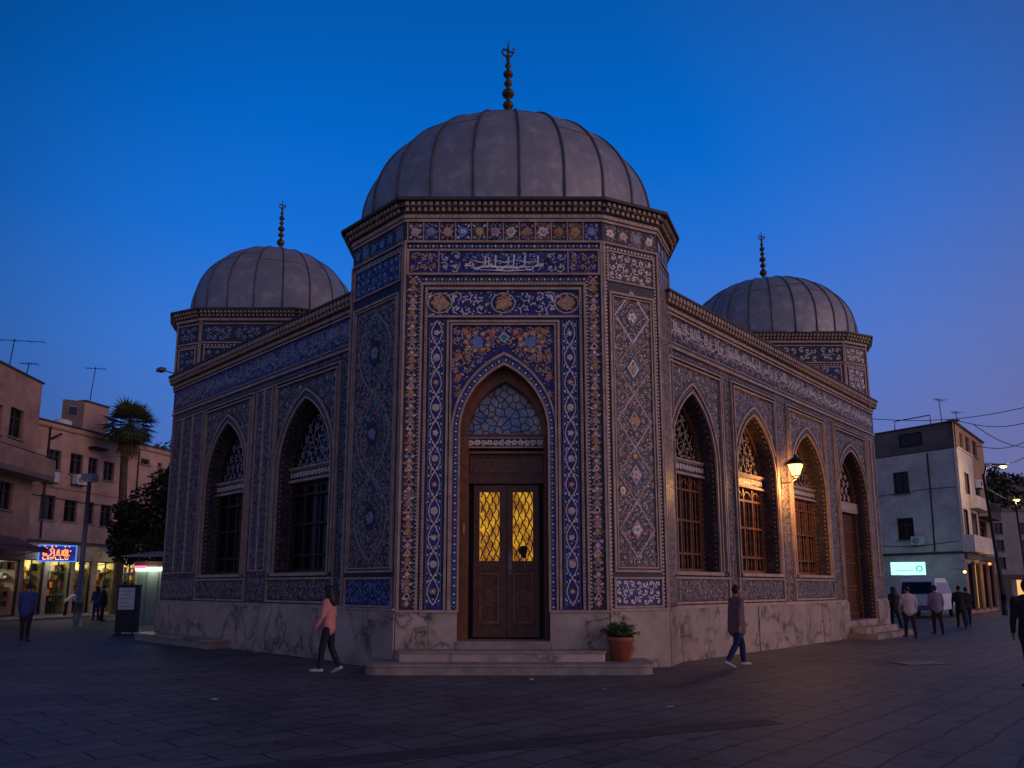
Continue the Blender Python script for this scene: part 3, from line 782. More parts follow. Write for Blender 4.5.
for sx, c in ((-1, DC - .315), (1, DC + .405)):
    lf = MB(FRONT_MX)
    x0, x1 = (c - .345, c + .365) if sx < 0 else (c - .345, c + .345)
    g0, g1 = c - .215, c + .215
    zb = .60
    lf.box(x0, D0 - .03, zb, g0, D0 + .035, 3.84, WOOD); lf.box(g1, D0 - .03, zb, x1, D0 + .035, 3.84, WOOD)
    lf.box(g0, D0 - .03, 3.68, g1, D0 + .035, 3.84, WOOD); lf.box(g0, D0 - .03, 1.98, g1, D0 + .035, 2.20, WOOD)
    lf.box(g0, D0 - .03, zb, g1, D0 + .035, .85, WOOD); lf.box(g0, D0 - .03, .85, g1, D0 + .005, 1.98, WOOD)
    lf.frame(g0, .88, g1, 1.95, .05, D0 + .005, D0 + .045, WOODL)
    for e in range(4):
        lf.disc(c, 1.42, .16 - e * .04, D0 + .012 + e * .006, (WOODL, WOOD)[e % 2], 16, 0, 1.0)
    for a in range(8): lf.leaf(c + .15 * cos(a * pi / 4), 1.42 + .22 * sin(a * pi / 4), a * pi / 4, .12, .07, D0 + .014, WOODL)
    o = lf.build('door_leaf', door_o)
    gp = MB(FRONT_MX)
    gp.rect(g0, 2.20, g1, 3.68, D0 - .005, AMBER)
    ww = g1 - g0; nl = 3; cw = ww / nl; ch = .165
    for q in range(-12, 14):
        for s1 in (1, -1):
            pts = []
            for t in range(0, 41):
                z = 2.20 + t * 1.48 / 40; x = g0 + q * cw + s1 * (z - 2.2) / ch * cw * .5
                x += .012 * sin(z * 37)
                if g0 <= x <= g1: pts.append((x, z))
            if len(pts) > 1: gp.rib(pts, .024, D0 + .004, BLACK)
    if sx > 0: gp.disc(c + .0, 2.42, .115, D0 + .010, BLACK, 9, 0.3, .9); gp.disc(c + .03, 2.30, .06, D0 + .011, BLACK, 7)
    gp.build('glass_panel', door_o)
    hd = MB(FRONT_MX)
    if sx > 0:
        hd.box(x0 + .04, D0 + .035, 1.93, x0 + .10, D0 + .04, 2.40, STEEL)
        hd.tube((x0 + .07, D0 + .03, 2.00), (x0 + .07, D0 + .09, 2.00), .02, m=STEEL); hd.tube((x0 + .07, D0 + .09, 2.00), (x0 + .17, D0 + .09, 1.97), .014, m=STEEL)
        hd.box(x0 + .05, D0 + .035, 1.93, x0 + .09, D0 + .045, 2.08, STEEL)
        hd.tube((x0 + .06, D0 + .03, 2.36), (x0 + .06, D0 + .05, 2.36), .03, m=STEEL)
    else:
        hd.tube((x1 - .08, D0 + .03, 2.36), (x1 - .08, D0 + .06, 2.36), .022, m=STEEL); hd.box(x1 - .16, D0 + .035, 2.35, x1 - .09, D0 + .05, 2.37, STEEL)
    hd.build('door_handle', door_o)
fan = MB(FRONT_MX)
fo = arch(DC + .02, DW - .12, 4.9, 6.12)
fan.poly(fo, D0 + .0, SGLASS)
fan_o = fan.build('fanlight', mosque)
ld = MB(FRONT_MX)
# leading: edges of a jittered set of cells
cells = []
rg = random.Random(5)
for i in range(-5, 6):
    for j in range(0, 8):
        cells.append((DC + .02 + (i + (j % 2) * .5) * .175 + rg.uniform(-.085, .085), 4.93 + j * .165 + rg.uniform(-.075, .075)))
def clip_cell(p, others, box):
    poly = box[:]
    for q in others:
        if q == p: continue
        mx, mz = (p[0] + q[0]) / 2, (p[1] + q[1]) / 2; nx, nz = q[0] - p[0], q[1] - p[1]
        if nx * nx + nz * nz > .5: continue
        out = []
        for i in range(len(poly)):
            a, b = poly[i - 1], poly[i]
            da = (a[0] - mx) * nx + (a[1] - mz) * nz; db = (b[0] - mx) * nx + (b[1] - mz) * nz
            if (da <= 0) != (db <= 0):
                t = da / (da - db); out.append((a[0] + (b[0] - a[0]) * t, a[1] + (b[1] - a[1]) * t))
            if db <= 0: out.append(b)
        poly = out
        if len(poly) < 3: return []
    return poly
insf = lambda x, z: inside_arch(x, z, DC + .02, DW - .12, 4.9, 6.12, 4.9)
for p in cells:
    pc = clip_cell(p, cells, [(p[0] - .3, p[1] - .3), (p[0] + .3, p[1] - .3), (p[0] + .3, p[1] + .3), (p[0] - .3, p[1] + .3)])
    for i in range(len(pc)):
        a, b = pc[i - 1], pc[i]
        if insf(*a) and insf(*b): ld.rib([a, b], .020, D0 + .008, IRON)
        elif insf(*a) or insf(*b):
            if insf(*b): a, b = b, a
            lo, hi = 0, 1
            for _ in range(8):
                t = (lo + hi) / 2
                if insf(a[0] + (b[0] - a[0]) * t, a[1] + (b[1] - a[1]) * t): lo = t
                else: hi = t
            ld.rib([a, (a[0] + (b[0] - a[0]) * lo, a[1] + (b[1] - a[1]) * lo)], .020, D0 + .008, IRON)
ld.build('leading', fan_o)
wf = MB(FRONT_MX)
A = arch(DC, DW, DZS, DZA - .0); B = arch(DC + .02, DW - .13, DZS, DZA - .26)
wf.band(A, B, D0, D0 + .30, WOODL)
wf.box(DC - DW, D0, 4.86, DC + DW, D0 + .26, 4.92, WOOD)
wf.build('fanlight_frame', fan_o)
b_ = MB(FRONT_MX); b_.rect(DC - DW - .05, .3, DC + DW + .05, 6.4, D0 - .06, BLACK); b_.build('door_backing', door_o)
bl = MB(FRONT_MX); bl.box(DC - DW + .06, D0 + .34, 2.75, DC - DW + .10, D0 + .36, 2.98, GOLD); bl.build('door_plate', door_o)

# ---- tower chamfer faces ------------------------------------------------
def face(a, b):
    a = Vector(a); b = Vector(b); return wallT((a.x, a.y, 0), b - a), (b - a).length
def tower_face(a, b, style):
    T, L = face(a, b)
    P = MB(T)
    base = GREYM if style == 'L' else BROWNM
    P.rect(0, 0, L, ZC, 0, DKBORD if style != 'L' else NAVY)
    lt = TAN
    P.box(0, 0, 9.155, L, .03, 9.20, lt); P.box(0, 0, 9.64, L, .035, 9.70, lt)
    if style != 'S':
        P.frame(.10, 8.30, L - .10, 9.02, .04, 0, .035, lt)
        P.frame(.14, 1.95, L - .14, 8.06, .05, 0, .05, lt)
        P.frame(.22, 2.03, L - .22, 7.98, .03, 0, .04, lt)
        P.frame(.12, ZM + .06, L - .12, 1.85, .04, 0, .045, lt)
    P.box(0.0, 0, ZM, .04, .045, 9.15, lt); P.box(L - .04, 0, ZM, L, .045, 9.15, lt)
    for x in (.08, L - .08): beads(P, x, ZM, x, 9.1, .006, CREAM if style != 'L' else GREYG, .08, .026)
    beads(P, .1, 9.08, L - .1, 9.08, .006, CREAM, .085, .03)
    P.build('chamfer_wall', mosque)
    P = MB(T)
    q = max(2, round(L / .36))
    for i in range(q):
        x0, x1 = .04 + i * (L - .08) / q, .04 + (i + 1) * (L - .08) / q
        P.rect(x0 + .015, 9.215, x1 - .015, 9.63, .006, (TEALM, NAVY, BROWNM, DKBORD)[(i + (style == 'L')) % 4])
        flecks(P, x0 + .03, 9.23, x1 - .03, 9.61, .0085, [DULL, GREYG, PINK] if style != 'L' else [GREYG, SKYB], 220)
        P.flower((x0 + x1) / 2, 9.42, .11, .01, (CREAM, PINK, SKYB)[i % 3] if style != 'L' else SKYB, GOLD if style != 'L' else TURQ, 7)
    P.build('tile_row', mosque)
    if style == 'S':
        P = MB(T)
        P.rect(.12, ZM + .1, L - .12, 9.0, .006, BROWNM)
        scrolls(P, .14, ZM + .12, L - .14, 8.98, .2, .01, CREAM, [CREAM, PINK], [PINK, CREAM], w=.018, rg=rgm)
        P.build('mosaic_panel', mosque); return
    P = MB(T)
    P.rect(.14, 8.34, L - .14, 8.98, .006, LAPIS if style == 'L' else NAVY)
    scrolls(P, .15, 8.35, L - .15, 8.97, .21, .01, CREAM if style != 'L' else SKYB, [CREAM, PINK] if style != 'L' else [SKYB, TURQ], [CREAM], w=.022, rg=rgm)
    flecks(P, .16, 8.36, L - .16, 8.96, .0105, [CREAM, PINK] if style != 'L' else [GREYG, SKYB], 90)
    P.build('scroll_panel', mosque); P = MB(T)
    P.rect(.16, ZM + .10, L - .16, 1.81, .006, LAPIS)
    scrolls(P, .17, ZM + .11, L - .17, 1.80, .17, .01, WHITE if style != 'L' else SKYB, [WHITE] if style != 'L' else [SKYB, CREAM], [WHITE] if style != 'L' else [SKYB], w=.02, rg=rgm)
    P.build('scroll_panel', mosque)
    P = MB(T)
    x0, x1, z0, z1 = .25, L - .25, 2.06, 7.95
    P.rect(x0, z0, x1, z1, .006, TEALG if style == 'R' else base)
    W = x1 - x0; c = L / 2
    if style == 'R':
        # big diamonds down the panel
        for kz in range(5):
            P.disc(c, z0 + .2 + kz * 1.175 + .5875, .56, .0085, TEALM if kz % 2 else NAVY, 4, 0, W * .46 / .56 if kz % 2 else .8)
        scrolls(P, x0, z0, x1, z1, .20, .010, DULL, [GREYG, DULL, TAN, PINK], [TURQ, SKYB, PINK, TAN], w=.012, rg=rgm, rs=.42)
        flecks(P, x0, z0, x1, z1, .0115, [PINK, CREAM, SKYB, ORANGE, DULL, GREYG], 150)
        H = 2.35
        for kz in range(5):
            zc_ = z0 + .2 + kz * H * .5
            for s1 in (1, -1):
                pts = [(c, zc_), (c + s1 * W * .46, zc_ + H * .25), (c, zc_ + H * .5)]
                P.rib(pts, .026, .016, (PINK, ORANGE, PINK, ORANGE, CREAM)[kz])
                P.rib([(c + s1 * .0, zc_ - .06), (c + s1 * W * .40, zc_ + H * .25), (c, zc_ + H * .5 + .06)], .014, .015, SKYB)
            if kz < 5:
                P.disc(c, zc_ + H * .25, .30, .014, LAPIS, 4, 0, .66); P.disc(c, zc_ + H * .25, .22, .018, (ORANGE, PINK, GOLD, CREAM, TAN)[kz], 4, 0, .7)
                P.disc(c, zc_ + H * .25, .16, .022, (SKYB, LAPIS, NAVY, LAPIS, NAVY)[kz], 4, 0, .7)
                P.flower(c, zc_ + H * .25, .12, .026, (CREAM, PINK, ORANGE, GOLD, CREAM)[kz], TURQ, 6)
        # lamp glints on the glaze, painted as cream and ochre discs
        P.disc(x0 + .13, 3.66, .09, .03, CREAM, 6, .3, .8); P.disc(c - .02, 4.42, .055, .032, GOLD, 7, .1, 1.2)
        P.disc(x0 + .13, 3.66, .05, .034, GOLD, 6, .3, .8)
    else:
        scrolls(P, x0, z0, x1, z1, .23, .010, DULL, [DULL, GREYG], [DULL, GREYG, TURQ], w=.016, rg=rgm, rs=.44)
        flecks(P, x0, z0, x1, z1, .0115, [DULL, GREYG, CREAM, SKYB, DULL], 140)
        # tall interlaced ogee cartouches
        for s1 in (1, -1):
            st = 80
            P.rib([(c + s1 * W * .40 * abs(sin(pi * 3 * i / st)) ** .8 , z0 + .15 + (z1 - z0 - .3) * i / st) for i in range(st + 1)], .035, .015, CREAM if False else TAN)
            P.rib([(c + s1 * W * .30 * abs(sin(pi * 3 * i / st)), z0 + .15 + (z1 - z0 - .3) * i / st) for i in range(st + 1)], .018, .015, GREYG)
        for kz in range(3):
            zc_ = z0 + .15 + (kz + .5) * (z1 - z0 - .3) / 3
            P.disc(c, zc_, .30, .018, NAVY, 12, 0, .7); P.flower(c, zc_, .15, .022, GREYG, TURQ, 7)
            P.disc(c + rgm.uniform(-.3, .3), zc_ + .7, .09, .02, TURQ, 6)
    P.build('mosaic_panel', mosque)
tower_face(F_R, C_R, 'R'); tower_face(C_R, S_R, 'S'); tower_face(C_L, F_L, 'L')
# remaining plain sides of the tower
TP = [F_L, F_R, C_R, S_R, (3.79, 21.6), (2.2, 23.2), (-2.6, 23.2), (-3.81, 21.9), C_L]
P = MB()
for i in range(3, 8):
    a, b = TP[i], TP[(i + 1) % 9]
    P.add([(a[0], a[1], 0), (b[0], b[1], 0), (b[0], b[1], ZC), (a[0], a[1], ZC)], [(0, 1, 2, 3)], BROWNM)
P.add([(x, y, ZC + .3) for x, y in TP], [tuple(range(9))], ROOFM)
P.build('tower_back_wall', mosque)
P = MB(); cornice(P, TP, ZC, .30); P.build('cornice', mosque)

# ---- domes ----------------------------------------------------------------
def dome(cx, cy, Rd, zb, zs, H, nr, rot=0.0, seams=True):
    Hs = []
    prof = [(Rd * 1.0, zb), (Rd * 1.0, zs)]
    for i in range(1, 25):
        a = pi / 2 * i / 24
        prof.append((max(.001, Rd * cos(a)), zs + H * sin(a)))
    P = MB(); P.lathe((cx, cy, 0), prof, 96, LEAD)
    # horizontal laps of the sheet
    rg = random.Random(int(cx * 10))
    for k in range(nr):
        for fr in (.40 + rg.uniform(-.10, .10),):
            a = pi / 2 * fr; pts = []
            for t in range(5):
                an = rot + 2 * pi * (k + t / 4) / nr
                r_ = Rd * cos(a) + .008; pts.append((cx + r_ * cos(an), cy + r_ * sin(an), zs + H * sin(a)))
            P.path(pts, .007, 4, LEADR, False)
    o = P.build('dome', mosque)
    for k in range(nr):
        an = rot + 2 * pi * k / nr
        pts = [(cx + (r_ + .01) * cos(an), cy + (r_ + .01) * sin(an), z) for r_, z in prof[:-1]]
        Q = MB(); Q.path(pts, .027 * Rd / 3.0, 6, LEADR); Q.build('rib', o)
    return o
def finial(cx, cy, z, s, o):
    P = MB()
    prof = [(.26, -.10), (.20, .05), (.07, .22), (.045, .28)]
    z0 = .28
    for r_, h in ((.17, .30), (.13, .2), (.15, .22), (.10, .16), (.12, .18), (.075, .14)):
        for t in range(1, 6): 
            prof.append((max(.04, r_ * sin(pi * t / 6)), z0 + h * t / 6))
        z0 += h; prof.append((.035, z0))
    prof += [(.05, z0 + .06), (.028, z0 + .16), (.03, z0 + .22), (.004, z0 + .42)]
    P.lathe((cx, cy, z), [(a * s * (.72 if b > .25 else 1), b * s) for a, b in prof], 14, BRASS)
    # small crescent of two horns
    zc_ = z + (z0 + .20) * s
    P.path([(cx + .11 * s * cos(t), cy, zc_ + .11 * s * sin(t)) for t in [(-.35 + i * .0 + (pi + .7) * 0) for i in range(1)]] + [(cx + .10 * s * cos(pi * 1.5 + (q - 5) * .42), cy, zc_ + .10 * s * sin(pi * 1.5 + (q - 5) * .42)) for q in range(11)], .016 * s, 5, BRASS)
    P.build('finial', o)
o = dome(MX + .08, 19.6, 4.0, ZT, 10.95, 3.16, 24, R(4)); finial(MX + .08, 19.6, 14.1, 1.72, o)
hb = MB(); hb.T = Matrix.Translation((2.0, 16.55, 11.05)) ; hb.box(-.28, -.05, 0, .28, .25, .26, FLASH); hb.build('roof_hatch', mosque)

def drum(cx, cy, s, zc, Rd, zs, H, nr, rot, fs, warm):
    half = [(2.18, -3.9), (3.5, -3.3), (3.98, -2.2)]
    pts = [(-2.18, -3.9)] + half + [(3.98, 2.2), (3.5, 3.3), (2.18, 3.9), (-2.18, 3.9), (-3.5, 3.3), (-3.98, 2.2), (-3.98, -2.2), (-3.5, -3.3)]
    poly = [(cx + x * s, cy + y * s) for x, y in pts]
    k = len(poly)
    P = MB(); Q = MB()
    for i in range(k):
        a, b = poly[i], poly[(i + 1) % k]
        T, L = face(a, b)
        P.T = T; P.rect(0, 8.3, L, zc, 0, DKBORD)
        P.box(0, 0, 8.3, .05, .03, zc, TAN); P.box(L - .05, 0, 8.3, L, .03, zc, TAN)
        P.box(0, 0, zc - .78, L, .03, zc - .73, TAN); P.box(0, 0, zc - .12, L, .03, zc - .08, TAN)
        if T.to_3x3() @ Vector((0, 1, 0)) @ Vector((0, -1, 0)) < -0.3: continue
        Q.T = T; q = max(1, round((L - .2) / .9))
        for j in range(q):
            x0, x1 = .1 + j * (L - .2) / q + .04, .1 + (j + 1) * (L - .2) / q - .04
            Q.rect(x0, zc - .70, x1, zc - .15, .006, NAVY if not warm else (NAVY, BROWNM)[i % 2])
            scrolls(Q, x0, zc - .69, x1, zc - .16, .25, .01, CREAM if warm else SKYB, [CREAM], [CREAM, PINK] if warm else [SKYB], w=.03, rg=rgm)
            Q.frame(x0, 8.35, x1, zc - .9, .05, 0, .035, TAN)
            Q.rect(x0 + .05, 8.4, x1 - .05, zc - .95, .006, NAVY if not warm else LAPIS)
            scrolls(Q, x0 + .06, 8.4, x1 - .06, zc - .96, .25, .01, CREAM if warm else SKYB, [PINK] if warm else [SKYB], [CREAM], w=.028, rg=rgm)
        beads(Q, .1, zc - .84, L - .1, zc - .84, .006, CREAM, .12, .035)
    P.T = None
    P.add([(x, y, zc + .3) for x, y in poly], [tuple(range(k))], ROOFM)
    P.build('dome_drum', mosque); Q.build('tile_row', mosque)
    P = MB(); cornice(P, poly, zc, .27); P.build('cornice', mosque)
    o = dome(cx, cy, Rd, zc + .35, zs, H, nr, rot); finial(cx, cy, zs + H - .02, fs, o)
drum(-8.82, 26.9, .73, 10.45, 2.95, 11.5, 2.6, 20, R(3), 1.22, False)
drum(10.65, 30.1, .80, 10.65, 3.42, 11.6, 2.65, 26, R(5), 1.3, True)

# ---- wings -------------------------------------------------------------------
PINKX = DULL
def inset_window(P, T, c, w, zs, za, z0, depth, tracm):
    """fills one arched opening: pierced tympanum, transom, turned wooden grille, dark glass"""
    win = MB(T)
    A = arch(c, w, zs, za, z0); k = len(A)
    D = -depth
    ztr = 4.42
    # frame round the glazing
    B = arch(c, w - .09, zs, za - .13, z0 + .08)
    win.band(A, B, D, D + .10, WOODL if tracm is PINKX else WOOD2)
    win.box(c - w, D, z0, c + w, D + .12, z0 + .09, WOODL if tracm is PINKX else WOOD2)
    o = win.build('window', mosque)
    g = MB(T); g.poly(A, D - .02, DGLASS); g.build('glass', o)
    t = MB(T)
    t.box(c - w, D, ztr, c + w, D + .16, ztr + .30, TAN)
    t.box(c - w, D + .16, ztr + .03, c + w, D + .165, ztr + .27, NAVY)
    x = c - w + .1
    while x < c + w - .05:
        t.flower(x, ztr + .15, .085, D + .17, CREAM, GOLD, 6, x); x += .15
    t.box(c - w, D, ztr + .30, c + w, D + .20, ztr + .35, TAN); t.box(c - w, D, ztr - .05, c + w, D + .20, ztr, TAN)
    t.build('transom', o)
    tr = MB(T)
    cell = .30
    rg = random.Random(int(c * 100))
    for i in range(int(2 * w / cell) + 2):
        for j in range(int((za - ztr - .35) / cell) + 2):
            x = c - w + (i + .5 * (j % 2)) * cell; z = ztr + .45 + j * cell
            if inside_arch(x, z, c, w - .16, zs, za - .22, 0):
                m_ = tracm
                for q in range(7):
                    a = q * .9 + rg.uniform(-.45, .45); rr_ = rg.uniform(.02, .09)
                    tr.leaf(x + rr_ * cos(a), z + rr_ * sin(a), a + rg.uniform(-.7, .7), rg.uniform(.07, .13), rg.uniform(.04, .07), D + .05, m_)
                tr.disc(x, z, .035, D + .06, m_, 6)
                tr.rib([(x, z), (x + cell / 2, z + cell)], .02, D + .045, m_); tr.rib([(x, z), (x - cell / 2, z + cell)], .02, D + .045, m_)
    tr.build('tracery', o)
    gr = MB(T)
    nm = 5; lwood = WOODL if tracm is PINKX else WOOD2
    for i in range(nm):
        x = c - w + .12 + (2 * w - .24) * i / (nm - 1)
        gr.box(x - .035, D + .02, z0 + .09, x + .035, D + .09, ztr - .05, lwood)
    if tracm is PINKX:
      for i in range(13):
        x = c - w + .12 + (2 * w - .24) * i / 12
        gr.path([(x, D + .05, z0 + .1 + (ztr - .15 - z0) * q / 16) for q in range(17)], [.022 if q % 2 else .012 for q in range(17)], 5, lwood, False)
    for z in (z0 + .45, z0 + (ztr - z0) * .52, ztr - .40):
        gr.box(c - w + .05, D + .015, z - .03, c + w - .05, D + .10, z + .03, lwood)
    for i in range(nm - 1):   # small arched heads
        x0 = c - w + .12 + (2 * w - .24) * i / (nm - 1); x1 = x0 + (2 * w - .24) / (nm - 1)
        gr.rib([(x, z) for x, z in arch((x0 + x1) / 2, (x1 - x0) / 2 - .03, ztr - .38, ztr - .14, None, 6)], .03, D + .07, lwood)
    gr.build('grille', o)
    si = MB(T)
    si.box(c - w - .06, D, z0 - .08, c + w + .06, .09, z0, TAN)
    si.build('sill', o)
    return o
def inset_door(T, c, w, zs, za, z0, depth):
    D = -depth
    d = MB(T)
    A = arch(c, w, zs, za, z0); B = arch(c, w - .13, zs, za - .2, z0)
    d.band(A, B, D, D + .14, WOODL)
    d.rect(c - w, z0, c + w, za, D - .02, BLACK)
    for s1 in (-1, 1):
        x0, x1 = (c - w + .13, c - .01) if s1 < 0 else (c + .01, c + w - .13)
        d.box(x0, D - .01, z0, x1, D + .05, 4.2, WOOD)
        for z in (z0 + .15, z0 + 1.1, z0 + 2.2): d.frame(x0 + .1, z, x1 - .1, z + .85, .05, D + .05, D + .09, WOODL)
    o = d.build('door', mosque)
    t = MB(T)
    t.box(c - w, D, 4.25, c + w, D + .2, 4.62, TAN)
    x = c - w + .1
    while x < c + w - .05: t.flower(x, 4.43, .10, D + .204, CREAM, ORANGE, 6, x); x += .2
    t.build('transom', o)
    tr = MB(T); rg = random.Random(8)
    for i in range(8):
        for j in range(7):
            x = c - w + i * .4 + .2 * (j % 2); z = 4.8 + j * .26
            if inside_arch(x, z, c, w - .18, zs, za - .25, 0):
                for q in range(6): tr.leaf(x, z, q * pi / 3, .16, .08, D + .05, TAN)
    tr.build('tracery', o)

def wing(T, x0, x1, bays, wsum, style, tracm):
    """bays: (centre, halfwidth, panel left, panel right, kind)"""
    arches = [(b[0], b[1], 4.62, 6.36 if style == 'R' else 6.45, 2.0 if b[4] == 'w' else .55) for b in bays]
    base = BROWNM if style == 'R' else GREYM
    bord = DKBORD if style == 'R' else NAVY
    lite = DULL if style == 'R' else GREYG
    P = MB(T)
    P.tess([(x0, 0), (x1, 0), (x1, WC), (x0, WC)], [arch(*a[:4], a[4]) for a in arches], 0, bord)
    flecks(P, x0, ZM + .2, x1, WC - .1, .004, [DULL, PINK, CREAM, GREYG] if style == 'R' else [GREYG, DULL, SKYB, DULL], 70, lambda x, z, r: not any(inside_arch(x, z, a[0], a[1] + .03, a[2], a[3] + .05, 0) for a in arches))
    P.box(x0, 0, 7.30, x1, .05, 7.36, TAN); P.box(x0, 0, 8.14, x1, .05, 8.19, TAN); P.box(x0, 0, 7.44, x1, .03, 7.47, TAN)
    seg = [(x0, x1)]
    for c_, w_, _a, _b, z_ in arches:
        if z_ < 1: seg = [q for a_, b_ in seg for q in ((a_, min(b_, c_ - w_)), (max(a_, c_ + w_), b_)) if q[1] - q[0] > .01]
    for a_, b_ in seg: P.box(a_, 0, ZM, b_, .06, ZM + .07, TAN)
    for b in bays:
        c, w, l, r, kind = b
        P.uframe(l, 1.90 if kind == 'w' else ZM + .1, r, 7.10, .035, .06, TAN)
        P.uframe(l + .11, 2.0 if kind == 'w' else ZM + .1, r - .11, 6.99, .04, .075, TAN)
        if kind == 'w': P.frame(l, ZM + .10, r, 1.88, .05, 0, .05, TAN)
    P.build('wing_wall', mosque)
    # reveals
    P = MB(T)
    for c, w, zs, za, z0 in arches:
        A = arch(c, w, zs, za, z0); k = len(A); dp = -.50
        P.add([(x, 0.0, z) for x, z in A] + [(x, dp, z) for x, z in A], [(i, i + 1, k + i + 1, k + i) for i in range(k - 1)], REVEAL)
        for q, dd in enumerate((-.07, -.40)):   # bead courses run round the reveal
            B = arch(c, w - .012, zs, za - .015, z0 + .05)
            for a, b in zip(B[:-1], B[1:]):
                l = math.hypot(b[0] - a[0], b[1] - a[1]); kk = max(1, int(l / .13))
                for i in range(kk):
                    t = (i + .5) / kk; px, pz = a[0] + (b[0] - a[0]) * t, a[1] + (b[1] - a[1]) * t
                    ux, uz = (b[0] - a[0]) / l * .03, (b[1] - a[1]) / l * .03
                    P.add([(px - ux, dd, pz - uz), (px, dd + .035, pz), (px + ux, dd, pz + uz), (px, dd - .035, pz)], [(0, 1, 2, 3)], TAN if style == 'R' else GREYG)
    P.build('arch_reveal', mosque)
    P = MB(T)
    for c, w, zs, za, z0 in arches:
        a0 = arch(c, w, zs, za, z0); a1 = arch(c, w + .04, zs, za + .055, z0); a2 = arch(c, w + .14, zs, za + .20, z0); a3 = arch(c, w + .18, zs, za + .26, z0)
        P.band(a0, a1, -.01, .05, TAN); P.band(a1, a2, 0, .02, bord); P.band(a2, a3, 0, .055, TAN)
        ring_beads(P, arch(c, w + .09, zs, za + .125, z0), .024, DULL if style == 'R' else GREYG, .10, .03, lite if style == 'R' else SKYB)
    P.build('arch_border', mosque)
    P = MB(T)
    for b, (c, w, zs, za, z0) in zip(bays, arches):
        l, r = b[2] + .155, b[3] - .155
        A = arch(c, w + .18, zs, za + .26)
        zb = 2.13 if b[4] == 'w' else ZM + .05
        if l < A[0][0] and r > A[-1][0]:
            P.tess([(l, zb), (A[0][0], zb), *A, (A[-1][0], zb), (r, zb), (r, 6.95), (l, 6.95)], [], .008, base)
        else:
            A = [(max(l, min(r, x)), z) for x, z in A]
            P.tess([*A, (r, 6.95), (l, 6.95)], [], .008, base)
        okf = lambda x, z, rr: not inside_arch(x, z, c, w + .24, zs, za + .34, 0)
        scrolls(P, l, 4.3, r, 6.93, .30, .012, DULL if style == 'R' else GREYG, [CREAM, PINK, DULL, SKYB] if style == 'R' else [GREYG, DULL], [CREAM, PINK, SKYB] if style == 'R' else [GREYG, DULL, CREAM], ok=okf, w=.020, rg=rgm)
        flecks(P, l + .03, 4.3, r - .03, 6.9, .011, [CREAM, PINK, SKYB, DULL, ORANGE] if style == 'R' else [GREYG, DULL, CREAM, SKYB], 120, okf)
        if b[4] == 'w':
            P.rect(b[2] + .07, ZM + .17, b[3] - .07, 1.82, .008, base)
            scrolls(P, b[2] + .1, ZM + .18, b[3] - .1, 1.81, .21, .012, DULL if style == 'R' else GREYG, [PINK, ORANGE, SKYB] if style == 'R' else [GREYG, DULL], [ORANGE, PINK] if style == 'R' else [GREYG], w=.018, rg=rgm)
            flecks(P, b[2] + .1, ZM + .2, b[3] - .1, 1.8, .011, [PINK, CREAM, DULL, SKYB] if style == 'R' else [GREYG, DULL, CREAM], 120)
    P.build('spandrel_panel', mosque)
    # pilasters between bays
    P = MB(T)
    edges = [x0] + [e for b in bays for e in (b[2], b[3])] + [x1]
    for i in range(0, len(edges), 2):
        a, b = edges[i] + .06, edges[i + 1] - .06
        if b - a < .15: continue
        P.rect(a, ZM + .08, b, 7.28, .007, GREYM if style == 'L' else BROWNM)
        beads(P, a + .03, ZM + .1, a + .03, 7.25, .012, lite, .11, .03); beads(P, b - .03, ZM + .1, b - .03, 7.25, .012, lite, .11, .03)
        q = 1 if b - a < .9 else (2 if b - a < 2 else 3)
        for j in range(q):
            u0, u1 = a + .09 + j * (b - a - .18) / q, a + .09 + (j + 1) * (b - a - .18) / q
            if q > 1: P.frame(u0, ZM + .9, u1, 7.1, .04, .007, .04, TAN)
            cl = max(.18, (u1 - u0 - .06) / max(1, round((u1 - u0) / .26)))
            scrolls(P, u0 + .03, ZM + .95, u1 - .03, 7.05, cl, .012, DULL if style == 'R' else GREYG, [CREAM, PINK, DULL] if style == 'R' else [GREYG, DULL, SKYB], [PINK, DULL] if style == 'R' else [DULL, GREYG], w=.018, rg=rgm)
            scrolls(P, a + .09, ZM + .12, b - .09, ZM + .75, .2, .012, DULL if style == 'R' else GREYG, [GREYG, PINK] if style == 'R' else [GREYG], [DULL], w=.018, rg=rgm)
            flecks(P, u0 + .03, ZM + .2, u1 - .03, 7.05, .011, [CREAM, PINK, SKYB, DULL] if style == 'R' else [GREYG, DULL, CREAM, SKYB], 100)
    P.build('pilaster', mosque)
    # inscription frieze
    P = MB(T)
    P.rect(x0, 7.48, x1, 8.13, .008, LAPIS if style == 'L' else NAVY)
    nseg = 4; 
    scrolls(P, x0 + .1, 7.5, x1 - .1, 8.1, .30, .010, DULL if style == 'R' else GREYG, [PINK if style == 'R' else GREYG], [DULL if style == 'R' else GREYG], w=.016, rg=rgm)
    flecks(P, x0 + .1, 7.5, x1 - .1, 8.1, .012, [DULL, PINK, SKYB, CREAM] if style == 'R' else [GREYG, SKYB, DULL], 110)
    callig(P, x0 + .15, 7.49, x1 - .15, 8.11, .018, DULL if style == 'R' else GREYG, rgm, 1.5)
    callig(P, x0 + .25, 7.62, x1 - .1, 8.12, .022, CREAM if style == 'R' else GREYG, rgm, 1.5)
    beads(P, x0, 7.40, x1, 7.40, .01, lite, .10, .03)
    scr = x0 + .1
    beads(P, x0, 7.20, x1, 7.20, .01, lite, .13, .035, TAN)
    P.build('inscription_frieze', mosque)
    # cornice
    P = MB(T)
    P.box(x0, -.1, WC, x1, .07, WC + .1, TAN); P.box(x0, -.1, WC + .1, x1, .14, WC + .2, DKBORD); P.box(x0, -.1, WC + .2, x1, .18, WC + .35, BROWNM); P.box(x0, -.2, WC + .35, x1, .25, WC + .41, FLASH)
    q = int((x1 - x0) / .16)
